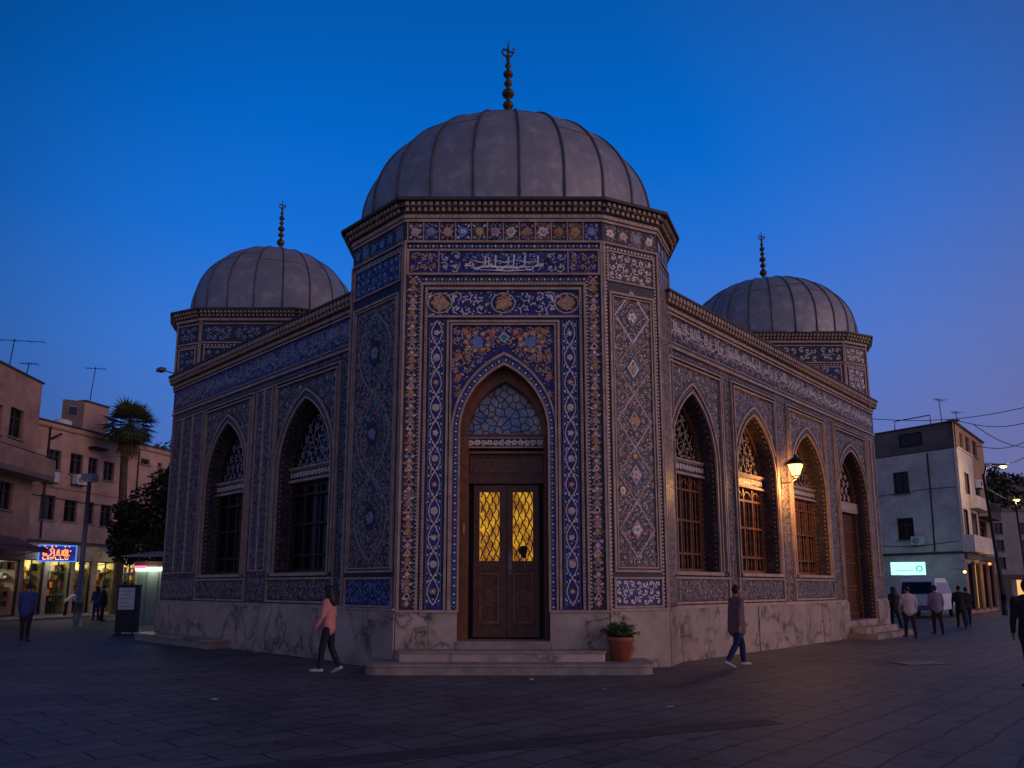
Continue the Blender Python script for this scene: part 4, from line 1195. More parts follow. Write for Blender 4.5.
    for i in range(q):
        x = x0 + (i + .5) * (x1 - x0) / q
        P.box(x - .04, .13, WC + .11, x + .04, .20, WC + .19, GOLD if i % 2 else TAN); P.box(x - .045, .17, WC + .215, x + .045, .23, WC + .335, TAN)
        P.disc(x, WC + .05, .03, .074, CREAM, 4)
    P.build('cornice', mosque)
    # marble base in slabs
    P = MB(T)
    x = x0; holes = [(c - w, c + w) for (c, w, zs, za, z0) in arches if z0 < 1]
    while x < x1 - .01:
        n_ = min(x1, x + rgm.uniform(1.1, 1.7))
        if x1 - n_ < .4: n_ = x1
        segs = [(x, n_)]
        for h0, h1 in holes:
            segs = [s for a, b in segs for s in ((a, min(b, h0)), (max(a, h1), b)) if s[1] - s[0] > .01]
        if any(x < h0 < n_ or x < h1 < n_ for h0, h1 in holes) and P.v: P.build('marble_base', mosque); P = MB(T)
        for a, b in segs: P.box(a + .008, -.05, 0, b - .008, .10 + rgm.uniform(0, .03), ZM, MARBLE)
        x = n_
    P.build('marble_base', mosque)
    for b, (c, w, zs, za, z0) in zip(bays, arches):
        if b[4] == 'w': inset_window(None, T, c, w, zs, za, z0, .50, tracm)
        else: inset_door(T, c, w, zs, za, z0, .55)
TR = wallT((S_R[0], S_R[1], 0), dR)
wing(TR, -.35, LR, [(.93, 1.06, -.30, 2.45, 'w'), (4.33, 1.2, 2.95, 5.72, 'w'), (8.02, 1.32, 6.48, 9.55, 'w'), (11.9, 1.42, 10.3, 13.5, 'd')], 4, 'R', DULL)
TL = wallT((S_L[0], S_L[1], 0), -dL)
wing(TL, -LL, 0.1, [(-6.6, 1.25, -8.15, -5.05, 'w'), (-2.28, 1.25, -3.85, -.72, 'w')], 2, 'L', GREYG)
# bodies behind the walls: roofs and rear walls
P = MB()
def slab(P, O, d, L, n_in, x0, z0=0.0):
    d = Vector((d[0], d[1])); inn = Vector((-d.y, d.x)) if True else None
    return [(O[0] + d.x * x0, O[1] + d.y * x0), (O[0] + d.x * L, O[1] + d.y * L), (O[0] + d.x * L + inn.x * n_in, O[1] + d.y * L + inn.y * n_in), (O[0] + d.x * x0 + inn.x * n_in, O[1] + d.y * x0 + inn.y * n_in)]
q = slab(P, S_R, dR, LR, 8.0, .3); qz = WC + .3
P.add([(x, y, qz) for x, y in q], [(0, 1, 2, 3)], ROOFM)
for i in (1, 2): P.add([(q[i][0], q[i][1], 0), (q[i + 1][0], q[i + 1][1], 0), (q[i + 1][0], q[i + 1][1], qz), (q[i][0], q[i][1], qz)], [(0, 1, 2, 3)], BROWNM)
O2 = (S_L[0] + dL.x * LL, S_L[1] + dL.y * LL)
q = slab(P, O2, -dL, LL - .3, 8.0, 0)
P.add([(x, y, qz - .02) for x, y in q], [(0, 1, 2, 3)], ROOFM)
for i in (2, 3): P.add([(q[i][0], q[i][1], 0), (q[(i + 1) % 4][0], q[(i + 1) % 4][1], 0), (q[(i + 1) % 4][0], q[(i + 1) % 4][1], qz), (q[i][0], q[i][1], qz)], [(0, 1, 2, 3)], GREYM)
P.build('rear_wall', mosque)

# marble of the entrance tower
P = MB(FRONT_MX)
P.box(-2.18, -.05, 0, -1.52, .045, ZM, MARBLE); P.box(-1.51, -.05, 0, DC - DW - .02, .05, ZM, MARBLE); P.box(-2.2, -.02, ZM - .03, DC - DW, .08, ZM + .02, TAN)
P.build('marble_base', mosque); P = MB(FRONT_MX)
P.box(DC + DW + .02, -.05, 0, 2.18, .045, ZM, MARBLE); P.box(DC + DW, -.02, ZM - .03, 2.2, .08, ZM + .02, TAN)
P.build('marble_base', mosque); P = MB()
for a, b in ((F_R, C_R), (C_R, S_R), (C_L, F_L)):
    T, L = face(a, b); P.T = T
    if L > 1.8: P.box(0.0, -.05, 0, L * .5, .06, ZM, MARBLE); P.box(L * .5 + .008, -.05, 0, L - .0, .063, ZM, MARBLE)
    else: P.box(0.0, -.05, 0, L, .06, ZM, MARBLE)
    P.box(0, 0, ZM, L, .09, ZM + .05, TAN)
    P.build('marble_base', mosque); P = MB()

# steps
def round_step(P, xl, xr, yb, d, r, z0, z1, m, nose=.025):
    pts = [(xl, yb)]
    for i in range(7): a = pi + i * pi / 12; pts.append((xl + r + r * cos(a), MY - d + r + r * sin(a)))
    for i in range(7): a = 1.5 * pi + i * pi / 12; pts.append((xr - r + r * cos(a), MY - d + r + r * sin(a)))
    pts.append((xr, yb)); k = len(pts)
    P.add([(x, y, z0) for x, y in pts] + [(x, y, z1 - .05) for x, y in pts], [(i, (i + 1) % k, k + (i + 1) % k, k + i) for i in range(k)], m)
    c = Vector((sum(p[0] for p in pts) / k, sum(p[1] for p in pts) / k))
    p2 = [(x + (nose if x > c.x else -nose), y - (nose if y < MY - .2 else 0)) for x, y in pts]
    P.add([(x, y, z1 - .05) for x, y in p2] + [(x, y, z1) for x, y in p2], [(i, (i + 1) % k, k + (i + 1) % k, k + i) for i in range(k)] + [tuple(range(k, 2 * k)), tuple(range(k))], STONE)
P = MB(); round_step(P, -2.84, 2.72, 16.35, 1.0, .35, 0, .20, STONE); P.build('step', mosque)
P = MB(); round_step(P, MX - 2.05, MX + 2.02, 15.62, .52, .06, .19, .41, MARBLE); P.build('step', mosque)
P = MB(FRONT_MX); P.box(DC - DW - .02, -.75, .3, DC + DW + .02, .10, .56, STONE); P.build('threshold', mosque)
# side door steps at the end of the right wing, ledge at the end of the left wing
P = MB(TR); P.box(10.2, .1, 0, 14.4, 1.0, .17, STONE); P.box(10.4, -.6, .17, 13.6, .62, .36, MARBLE); P.box(10.5, -.6, .36, 13.3, .1, .55, MARBLE); P.build('step', mosque)
P = MB(TL); P.box(-LL + .1, .1, 0, -5.5, .72, .19, STONE); P.box(-LL + .07, .1, .19, -5.46, .76, .24, MARBLE); P.build('ledge', mosque)

# ---- wall lantern -------------------------------------------------------------
def T_at(T, x, n, z): return T @ Vector((x, n, z))
lp = T_at(TR, 5.80, .50, 5.0)
lan = thing('wall_lantern', 'lit yellow wall lantern with a dark cone cap beside the second window', 'lantern', tuple(T_at(TR, 5.8, 0, 5.0)))
P = MB(); P.T = Matrix.Translation(lp)
P.lathe((0, 0, 0), [(.001, .42), (.03, .40), (.04, .33), (.12, .28), (.30, .14), (.31, .10), (.27, .10), (.0, .10)], 16, IRON)
P.build('lamp_cap', lan)
P = MB(); P.T = Matrix.Translation(lp)
P.lathe((0, 0, 0), [(.22, .095), (.10, -.22), (.001, -.23)], 6, LAMPG, False); P.build('lamp_glass', lan)
P = MB(TR); P.path([(5.8, .03, 4.62), (5.8, .30, 4.60), (5.8, .50, 4.70), (5.8, .5, 4.8)], .022, 8, IRON); P.box(5.73, .03, 4.45, 5.87, .06, 4.8, IRON)
P.build('bracket', lan)
P = MB(); P.T = Matrix.Translation(lp)
for q in range(6):
    a = q * pi / 3; P.tube((.225 * cos(a), .225 * sin(a), .095), (.105 * cos(a), .105 * sin(a), -.22), .010, n=5, m=IRON)
P.lathe((0, 0, 0), [(.001, -.215), (.125, -.215), (.125, -.245), (.02, -.27), (.001, -.27)], 12, IRON)
P.build('lamp_cage', lan)
def point(name, loc, e, col, r=.1, parent=None):
    l = bpy.data.lights.new(name, 'POINT'); l.energy = e; l.color = col; l.shadow_soft_size = r
    o = bpy.data.objects.new(name, l); COL.objects.link(o); o.location = loc
    return o
point('lantern_light', tuple(lp + Vector((0.0, 0.0, -.40))), 160, (1.0, .45, .12), .14)
# small flood lamp on the far left corner
fl_ = thing('floodlight', 'small flood lamp sticking out of the left wing just under its roofline', 'flood lamp', tuple(T_at(TL, -LL + .1, .1, 8.9)))
P = MB(TL); P.tube((-LL + .1, .0, 8.75), (-LL - .12, .4, 8.85), .02, m=IRON); P.build('bracket', fl_)
P = MB(TL); P.box(-LL - .38, .32, 8.82, -LL - .02, .52, 8.93, STEEL); P.build('lamp_head', fl_)

# ------------------------------------------------------------------ ground
def ground():
    P = MB(); k = 40
    P.add([(-400, -60, 0), (400, -60, 0), (400, 600, 0), (-400, 600, 0)], [(0, 1, 2, 3)], PAVING)
    o = P.build('plaza_ground'); o['kind'] = 'structure'; o['label'] = 'dark stone paved plaza'
    return o
ground()
P = MB(Matrix.Translation((-.6, 8.0, .004)) @ Matrix.Rotation(R(24), 4, 'Z')); P.rect(0, 0, 0, 0, 0, ASPH) if False else None
P.add([(-4.5, -.2, 0), (4.2, -.2, 0), (4.2, .2, 0), (-4.5, .2, 0)], [(0, 1, 2, 3)], mat('dark_paving', (.055, .046, .046), .7, var=.4, scale=4, bump=.5))
o = P.build('paving_strip'); o['kind'] = 'structure'
def cover(x, y, a, w, l):
    P = MB(Matrix.Translation((x, y, .004)) @ Matrix.Rotation(a, 4, 'Z'))
    P.box(-l / 2, -w / 2, 0, l / 2, w / 2, .008, mat('cast_iron', (.045, .042, .045), .6, .3))
    P.frame_ = None
    for i in range(6): P.box(-l / 2 + .05, -w / 2 + (i + .5) * w / 6 - .012, .008, l / 2 - .05, -w / 2 + (i + .5) * w / 6 + .012, .014, STEEL)
    return P
tag(cover(8.9, 16.8, R(10), .6, 1.1).build('drain_cover'), 'dark iron drain cover in the paving right of the walking man', 'drain cover')
tag(cover(-9.0, 22.4, R(8), .35, 1.9).build('drain_cover'), 'long narrow dark drain grate in the paving before the left wing', 'drain cover')
# litter
LIT = mat('litter_paper', (.6, .6, .6), .8)
lits = [(-1.2, 13.2, .05), (3.0, 14.0, .06), (.35, 13.9, .07), (1.5, 12.6, .05), (-4.4, 11.5, .08), (2.2, 10.8, .05), (5.5, 16.2, .06), (-6.5, 19.5, .06)]
LN = ['scrap of pale litter on the paving %s' % s for s in ('in front of the entrance steps', 'below the plant pot', 'before the middle of the lower step', 'between pot and foreground', 'in the left foreground', 'nearest the camera', 'beside the walking man', 'near the left wing base')]
for (x, y, s), lb in zip(lits, LN):
    P = MB(Matrix.Translation((x, y, .006)) @ Matrix.Rotation(x * 3, 4, 'Z'))
    P.add([(-s, -s * .5, 0), (s, -s * .4, .004), (s * .8, s * .5, .012), (0, s * .65, .004), (-s * .9, s * .4, .01)], [(0, 1, 2, 3, 4)], LIT)
    tag(P.build('litter'), lb, 'litter', 'scraps of litter on the plaza')

# ------------------------------------------------------------------ potted plant
pot = thing('potted_plant', 'terracotta pot of leafy green plant on the right end of the entrance step', 'potted plant', (2.16, 15.28, .20))
P = MB(); P.lathe((2.16, 15.28, .20), [(.001, 0), (.17, 0), (.245, .38), (.265, .39), (.275, .47), (.25, .47), (.24, .42), (.001, .42)], 24, TERRA); P.build('pot', pot)
P = MB(); P.lathe((2.16, 15.28, .20), [(.24, .43), (.001, .445)], 16, SOIL)
P.build('soil', pot)
P = MB(); rg = random.Random(21)
def leafquad(P, c, d, l, w, m, up=None, sag=.25):
    d = d.normalized(); side = d.cross(Vector((0, 0, 1)))
    if side.length < .05: side = Vector((1, 0, 0))
    side.normalize(); side = (Matrix.Rotation(rg.uniform(-.8, .8), 3, d) @ side)
    a = c; b = c + d * l * .5 + side * w * .5; e = c + d * l * .5 - side * w * .5; t = c + d * l + Vector((0, 0, -l * sag))
    P.add([a, e, t, b], [(0, 1, 2, 3)], m)
for i in range(70):
    a = rg.uniform(0, 2 * pi); t = rg.uniform(.1, 1.25); l = rg.uniform(.18, .42)
    base = Vector((2.16 + .08 * cos(a), 15.28 + .08 * sin(a), .66)); d = Vector((sin(t) * cos(a), sin(t) * sin(a), cos(t) * .8))
    tip = base + d * l
    P.tube(base, tip, .006, .003, 4, FOLP)
    for k in range(14):
        p = base + d * l * rg.uniform(.25, 1.0)
        leafquad(P, p, Vector((rg.uniform(-1, 1), rg.uniform(-1, 1), rg.uniform(-.2, .9))), rg.uniform(.05, .11), rg.uniform(.025, .05), FOLP)
P.path([(2.22, 15.26, .66), (2.24, 15.25, .95), (2.21, 15.26, 1.06)], [.012, .008, .014], 5, BARK)
P.build('foliage', pot)

# ------------------------------------------------------------------ ordinary buildings
def uv_on(T, u, v):
    """where the sight line of a photograph point meets an upright wall (x along it, height)"""
    p = R(PITCH); yd = 468 - v
    d = Vector(((u - 512), 750 * cos(p) - yd * sin(p), 750 * sin(p) + yd * cos(p)))
    o = Vector((0, 0, 1.65)); Ti = T.inverted(); o2 = Ti @ o; d2 = Ti.to_3x3() @ d
    t = -o2.y / d2.y
    q = o2 + d2 * t
    return q.x, q.z
def building(name, label, O, d, L, H, depth, wm, group=None, wm2=None):
    b = thing(name, label, 'building', (O[0], O[1], 0), 0, group)
    return b, wallT((O[0], O[1], 0), d)
def facade(b, T, L, H, wm, holes, z0=0.0, name='wall', depth=8.0, sides=True, cop=FLASH, side_m=None):
    P = MB(T)
    P.tess([(0, z0), (L, z0), (L, H), (0, H)], [[(a, c), (b_, c), (b_, e), (a, e)] for a, b_, c, e in holes], 0, wm)
    for a, b_, c, e in holes:
        for q in (((a, c), (b_, c)), ((b_, c), (b_, e)), ((b_, e), (a, e)), ((a, e), (a, c))):
            (xa, za), (xb, zb) = q
            P.add([(xa, 0, za), (xb, 0, zb), (xb, -.22, zb), (xa, -.22, za)], [(0, 1, 2, 3)], wm)
    if sides:
        sm_ = side_m or wm
        P.add([(0, 0, z0), (0, -depth, z0), (0, -depth, H), (0, 0, H)], [(0, 1, 2, 3)], sm_)
        P.add([(L, 0, z0), (L, -depth, z0), (L, -depth, H), (L, 0, H)], [(0, 1, 2, 3)], sm_)
        P.add([(0, -depth, z0), (L, -depth, z0), (L, -depth, H), (0, -depth, H)], [(0, 1, 2, 3)], sm_)
    P.build(name, b)
    if sides:
        P = MB(T)
        P.add([(0, 0, H - .3), (L, 0, H - .3), (L, -depth, H - .3), (0, -depth, H - .3)], [(0, 1, 2, 3)], ROOFM)
        P.box(-.08, -.25, H, L + .08, .08, H + .09, cop)
        P.build('roof', b)
def window_in(b, T, a, b_, c, e, lit=None, shutters=False, bars=2):
    P = MB(T); dp = -.20
    P.frame(a, c, b_, e, .06, dp, dp + .07, SHUT)
    for i in range(1, bars): x = a + (b_ - a) * i / bars; P.box(x - .025, dp, c + .05, x + .025, dp + .06, e - .05, SHUT)
    P.box(a + .05, dp, c + (e - c) * .68, b_ - .05, dp + .05, c + (e - c) * .68 + .05, SHUT)
    w = P.build('window', b)
    P = MB(T); P.rect(a, c, b_, e, dp - .01, lit or DGLASS); P.build('pane', w)
    P = MB(T); P.box(a - .08, -.05, c - .07, b_ + .08, .10, c, KERB); P.build('sill', w)
    if shutters:
        P = MB(T)
        for x0, x1 in ((a - (b_ - a) * .42, a - .03), (b_ + .03, b_ + (b_ - a) * .42)):
            P.frame(x0, c, x1, e, .05, .02, .06, SHUT)
            z = c + .08
            while z < e - .08: P.box(x0 + .05, .02, z, x1 - .05, .045, z + .045, SHUT); z += .08
        P.build('shutter', w)
def antenna(x, y, z, h, lab, nb=6, s=.9, rot=0.3, lean=0.0):
    t = thing('tv_antenna', lab, 'antenna', (x, y, z), 0, 'television antennas on the roofs')
    P = MB(); P.tube((x, y, z - .3), (x + lean, y, z + h), .028, .02, 6, IRON); P.build('mast', t)
    P = MB(); c, q = cos(rot), sin(rot)
    P.tube((x + lean - s * c, y - s * q, z + h * .95), (x + lean + s * c, y + s * q, z + h * .95), .02, n=5, m=IRON)
    for i in range(nb):
        k = -s + 2 * s * i / (nb - 1); l = .18 + .22 * i / nb
        P.tube((x + lean + k * c - l * q, y + k * q + l * c, z + h * .95), (x + lean + k * c + l * q, y + k * q - l * c, z + h * .95), .012, n=4, m=IRON)
    P.build('aerial', t)

# -- pink building behind the shops (left)
bB, TB = building('pink_building', 'long pink rendered building with shops below, behind the palm', (-25.6, 38.0), (.254, .967), 0, 0, 0, PINKW)
ub = lambda u, v: uv_on(TB, u, v)
holesB = []
upB = [(49, 62, 450, 470), (71, 84, 454, 475), (89, 99, 458, 479), (104, 115, 462, 481), (141, 150, 459, 464.5), (158, 162, 463, 467)]
loB = [(41, 56, 495, 520), (65, 78, 500, 522), (86, 95, 502, 524), (101, 113, 505, 527)]
for (u0, u1, v0, v1) in upB + loB:
    um = (u0 + u1) / 2; a = ub(u0, v0)[0]; c = ub(u1, v0)[0]; e = ub(um, v0)[1]; s_ = ub(um, v1)[1]
    holesB.append((a, c, s_, e))
shopB = [(1.1, 2.5, .2, 3.1), (2.75, 4.3, .2, 3.1), (4.5, 5.7, .2, 3.1), (6.1, 7.6, .2, 3.1), (7.8, 9.7, .2, 3.1)]
facade(bB, TB, 22, 10.5, PINKW, holesB + shopB, depth=9)
for h in holesB: window_in(bB, TB, *h)
P = MB(TB); P.box(0, 0, 3.95, 22, .14, 4.12, FLASH); P.box(0, 0, 10.2, 22, .10, 10.3, PINKA); P.box(0, 0, 6.95, 22, .05, 7.03, PINKA); P.build('ledge', bB)
for x in (1.95, 12.0):
    P = MB(TB); P.path([(x, .07, 10.3), (x, .07, 7), (x + .03, .07, 4.2)], .05, 6, FLASH); P.build('drainpipe', bB)
P = MB(TB); x, z = ub(54, 437); P.tube((x - .25, .1, z - .15), (x + .2, .3, z + .2), .06, m=IRON); P.build('wall_bracket', bB)
P = MB(TB); x, z = ub(95, 449); P.box(x - .5, .02, z - .06, x + .5, .5, z + .06, IRON); P.build('window_hood', bB)
# shop rooms
def shop(T, b, x0, x1, zb, zt, dep, wm, seed, tube=TUBEW):
    P = MB(T)
    P.add([(x0, -.23, zb), (x1, -.23, zb), (x1, -dep, zb), (x0, -dep, zb), (x0, -.23, zt), (x1, -.23, zt), (x1, -dep, zt), (x0, -dep, zt)],
          [(0, 1, 2, 3), (4, 5, 6, 7), (1, 2, 6, 5), (2, 3, 7, 6), (3, 0, 4, 7)], wm)
    P.build('shop_interior', b)
    rg = random.Random(seed)
    P = MB(T); cols = [WHITEP, CANVR, KIOSKM, GOLD, BLACK, ORANGE, SKYB, STEEL, BLACK]
    for z in (.75, 1.25, 1.75):
        P.box(x0 + .1, -dep + .02, zb + z, x1 - .1, -dep + .45, zb + z + .03, STEEL)
        x = x0 + .12
        while x < x1 - .25:
            w = rg.uniform(.08, .22); h = rg.uniform(.1, .36)
            if rg.random() < .85: P.box(x, -dep + .1, zb + z + .03, x + w * .9, -dep + .4, zb + z + .03 + h, rg.choice(cols))
            x += w
    for z in (.5, .95, 1.4, 1.85, 2.3):
        P.box(x1 - .42, -dep + .5, zb + z, x1 - .04, -.45, zb + z + .03, WOOD)
        y = -.5
        while y > -dep + .6:
            w = rg.uniform(.08, .30); h = rg.uniform(.08, .36)
            if rg.random() < .8: P.box(x1 - rg.uniform(.25, .42), y - w * .85, zb + z + .03, x1 - .06, y, zb + z + .03 + h, rg.choice(cols))
            y -= w
    P.box(x1 - .45, -dep + .4, zb, x1 - .38, -dep + .5, zt, BLACK); P.box(x1 - .45, -1.5, zb, x1 - .40, -1.42, zt, WOOD)
    for k in range(2):   # counter and crates by the door
        xx = x0 + rg.uniform(.1, .5) * (x1 - x0); P.box(xx, -1.3, zb, xx + .5, -.8, zb + rg.uniform(.6, 1.0), rg.choice([BLACK, WOOD, CANVR]))
    P.build('shelf', b)
    P = MB(T); P.box(x0 + .2, -1.6, zt - .10, x1 - .2, -1.5, zt - .05, tube); P.build('ceiling_tube', b)
def arealight(name, T, x, n, z, sx, sy, e, col):
    l = bpy.data.lights.new(name, 'POINT'); l.energy = e; l.color = col; l.shadow_soft_size = .25
    o = bpy.data.objects.new(name, l); COL.objects.link(o); o.location = T @ Vector((x, n, z))
for i, (a, c, e, z) in enumerate(shopB):
    shop(TB, bB, a - .04, c + .04, e, z, 3.6, YELW, 40 + i)
    P = MB(TB)
    P.frame(a, e, c, z, .07, -.2, -.1, IRON); P.box((a + c) / 2 - .025, -.19, e, (a + c) / 2 + .025, -.12, z, IRON); P.build('shop_front', bB)
for x in (1.8, 3.5, 5.1, 6.9, 8.75): arealight('shop_light', TB, x, -1.2, 2.85, 1, 1, 42, (1.0, .86, .42))
P = MB(TB); x0_, _ = ub(0, 560)
# raised pavement along the shops
PV = MB(TB); PV.box(-8, -.0, 0, 22, 2.2, .13, KERB)
o = PV.build('shop_pavement'); o['kind'] = 'structure'
# neon sign
ns = thing('neon_sign', 'glowing red lettering on a blue lit shop sign', 'neon sign', tuple(T_at(TB, 2.6, .6, 3.4)))
TS = wallT(tuple(T_at(TB, 1.75, .62, 0)), (.80, .60))
xa, za = uv_on(TS, 38, 561); xb, zb2 = uv_on(TS, 77, 546)
P = MB(TS); P.box(xa, -.2, za, xb, 0, zb2, BLUED); P.build('sign_box', ns)
P = MB(TS); P.frame(xa - .02, za - .02, xb + .02, zb2 + .02, .05, 0, .05, BLUEL); P.build('neon_border', ns)
P = MB(TS); rg = random.Random(14); hh = (zb2 - za); x = xa + .2
for row, (zz, sc_, mm_) in enumerate(((za + hh * .34, .52, REDL), (za + hh * .12, .15, ORL))):
    x = xa + .2
    while x < xb - .42:
        w = hh * rg.uniform(.10, .22); H_ = hh * sc_; th = .065 if row == 0 else .03
        kind = rg.randrange(4)
        if kind == 0: pts = [(x, zz + H_), (x, zz), (x + w, zz)]
        elif kind == 1: pts = [(x + w * .5 + w * .5 * cos(t), zz + H_ * .4 + H_ * .4 * sin(t)) for t in [i * pi / 4 for i in range(9)]]
        elif kind == 2: pts = [(x, zz + H_ * .8), (x + w * .2, zz), (x + w * .9, zz + H_ * .1), (x + w, zz + H_ * .7)]
        else: pts = [(x + w, zz + H_), (x, zz + H_ * .7), (x + w * .8, zz + H_ * .4), (x, zz)]
        P.rib(pts, th, .012, mm_)
        if rg.random() < .5: P.disc(x + w * .5, zz + H_ * 1.15, .03, .012, ORL, 5)
        x += w + hh * .06
P.disc(xb - .22, za + hh * .5, .13, .012, SKYB, 8); P.rib([(xb - .35, za + .08), (xb - .2, za + hh * .6), (xb - .1, za + .1)], .04, .016, WHITE)
P.build('neon_lettering', ns)
# awnings over the shops
def awning(name, lab, T, x0, x1, z, out, drop, m, posts=False, group=None):
    t = thing(name, lab, 'awning', tuple(T_at(T, (x0 + x1) / 2, 0, z)), 0, group)
    P = MB(T); k = 10
    for s_ in range(k):
        a, b = x0 + (x1 - x0) * s_ / k, x0 + (x1 - x0) * (s_ + 1) / k
        for q in range(4):
            f0, f1 = q / 4, (q + 1) / 4
            sg = lambda f: -.10 * sin(pi * f) 
            P.add([(a, out * f0, z - drop * f0 + sg(f0)), (b, out * f0, z - drop * f0 + sg(f0)), (b, out * f1, z - drop * f1 + sg(f1)), (a, out * f1, z - drop * f1 + sg(f1))], [(0, 1, 2, 3)], m)
        P.add([(a, out, z - drop), (b, out, z - drop), (b, out + .01, z - drop - .22 - .05 * (s_ % 2)), (a, out + .01, z - drop - .22 - .05 * ((s_ + 1) % 2))], [(0, 1, 2, 3)], m)
    P.build('canvas', t)
    P = MB(T)
    for x in (x0 + .05, x1 - .05): P.tube((x, 0, z - drop - .4), (x, out, z - drop - .04), .02, n=5, m=IRON)
    P.tube((x0, out, z - drop - .02), (x1, out, z - drop - .02), .025, n=5, m=IRON)
    P.build('awning_frame', t)
    return t
awning('shop_awning', 'grey canvas awning over the lit shop behind the lamp post', TB, 5.9, 11.2, 4.0, 2.4, .75, CANV)
st = MB(TB); st.box(6.3, 1.4, 3.02, 9.8, 1.48, 3.10, TUBE); tag(st.build('strip_light'), 'white strip lamp under the grey awning', 'strip light')
st = MB(TB); st.box(1.9, .3, 3.12, 3.6, .38, 3.20, TUBE); tag(st.build('strip_light'), 'white strip lamp just below the neon sign', 'strip light')
arealight('awning_light', TB, 8.0, 1.5, 2.75, 1, 1, 12, (.85, 1.0, .75))
arealight('sign_strip_light', TB, 2.8, .5, 3.0, 1, 1, 10, (.7, 1.0, .95))

# -- taller brown-pink building at the left edge
bA, TA = building('corner_building', 'tall ochre rendered building with a balcony at the left edge', (-23.9, 29.0), (-.089, .996), 0, 0, 0, PINKA)
ua = lambda u, v: uv_on(TA, u, v)
LA = ua(36, 450)[0]
hA = []
for (u0, u1, v0, v1) in ((11, 25, 409, 439), (-12, 4, 403, 433), (0, 14, 482, 510)):
    um = (u0 + u1) / 2; hA.append((ua(u0, v0)[0], ua(u1, v0)[0], ua(um, v1)[1], ua(um, v0)[1]))
hs = [(LA - 2.9, LA - .3, .2, 3.0), (LA - 6.2, LA - 3.3, .2, 3.0)]
facade(bA, TA, LA, 12.2, PINKA, hA + hs, depth=9)
for h in hA: window_in(bA, TA, *h)
for i, h in enumerate(hs):
    shop(TA, bA, h[0], h[1], h[2], h[3], 2.6, PINKW, 60 + i)
    P = MB(TA); P.frame(h[0], h[2], h[1], h[3], .08, -.2, -.1, IRON); P.build('shop_front', bA)
arealight('shop_light', TA, LA - 1.6, -1.3, 2.6, 1, 1, 30, (.85, 1.0, .7))
P = MB(TA)
zb_ = ua(20, 473)[1]
P.box(LA - 6.5, 0, zb_ - .25, LA + .1, 1.0, zb_, BROWNW); P.box(LA - 6.5, .92, zb_, LA + .1, 1.0, zb_ + .85, PINKA); P.box(LA + .02, 0, zb_, LA + .1, .92, zb_ + .85, PINKA)
P.tube((LA - 6.5, .96, zb_ + .92), (LA + .1, .96, zb_ + .92), .025, n=6, m=IRON)
P.build('balcony', bA)
P = MB(TA); P.box(LA - 8, 0, 7.2, LA, .05, 7.3, BROWNW); P.box(LA - 8, 0, 3.8, LA, .1, 3.95, FLASH); P.build('ledge', bA)
awning('shop_awning', 'dark red canvas awning at the left edge beside the neon sign', TA, LA - 6.5, LA - .9, 4.1, 1.5, .55, CANVR)
P = MB(TB); 
# -- rooftop room on the pink building
pr = MB(TB); pass
TPn = wallT(tuple(T_at(TB, 3.6, -2.6, 0)), (.86, .51))
rr = thing('rooftop_room', 'small pinkish rooftop room with a dark window standing on the pink building', 'rooftop room', tuple(T_at(TB, 4.6, -3, 10.5)))
x0, _ = uv_on(TPn, 62, 410); x1, _ = uv_on(TPn, 84, 410); zt_ = uv_on(TPn, 72, 400)[1]
a, b2, c2, e2 = uv_on(TPn, 69, 410)[0], uv_on(TPn, 77, 410)[0], uv_on(TPn, 73, 415)[1], uv_on(TPn, 73, 406)[1]
facade(rr, TPn, 0, 0, BROWNW, [], sides=False) if False else None
P = MB(TPn); P.tess([(x0, 9.5), (x1, 9.5), (x1, zt_), (x0, zt_)], [[(a, c2), (b2, c2), (b2, e2), (a, e2)]], 0, BROWNW)  # shaded side of the room, its shade painted as a darker brown
P.add([(x0, 0, 9.5), (x0, -3, 9.5), (x0, -3, zt_), (x0, 0, zt_)], [(0, 1, 2, 3)], BROWNW)
# sunlit flank, its lit tone put into a paler pink render
TF = wallT(tuple(T_at(TPn, x1, 0, 0)), (.30, .954))
xf = uv_on(TF, 109, 410)[0]
P.T = TF; P.box(0, -.05, 9.5, xf, 0, zt_ - .02, PINKW); P.box(0, -abs(x1 - x0) * .97, zt_ - .02, xf, .06, zt_ + .1, FLASH)
P.T = None
P.build('wall', rr)
P = MB(TPn); P.rect(a, c2, b2, e2, -.12, DGLASS); P.build('window', rr)
tk = MB(); c_ = T_at(TB, 4.3, -1.6, 10.2); tk.lathe(tuple(c_), [(.001, 0), (.45, 0), (.48, .1), (.48, .9), (.4, 1.0), (.001, 1.05)], 18, WHITEP)
tag(tk.build('water_tank'), 'small white water tank before the rooftop room', 'water tank')
for (u, v0, v1, lab, s_, T0, dx) in ((20, 372, 337, 'tall television antenna with a wide bar on the left edge building', 1.35, TA, 0), (36, 380, 362, 'short thin antenna on the corner of the left edge building', .4, TA, 0),
                            (90, 396, 364, 'slender antenna rising from the rooftop room', .55, TPn, 0)):
    TT = T0
    x, z = uv_on(TT, u, v0); z2 = uv_on(TT, u, v1)[1]; p = T_at(TT, x, -.6, z)
    antenna(p.x, p.y, z - .2, z2 - z + .2, lab, 5, s_, .2, .2)

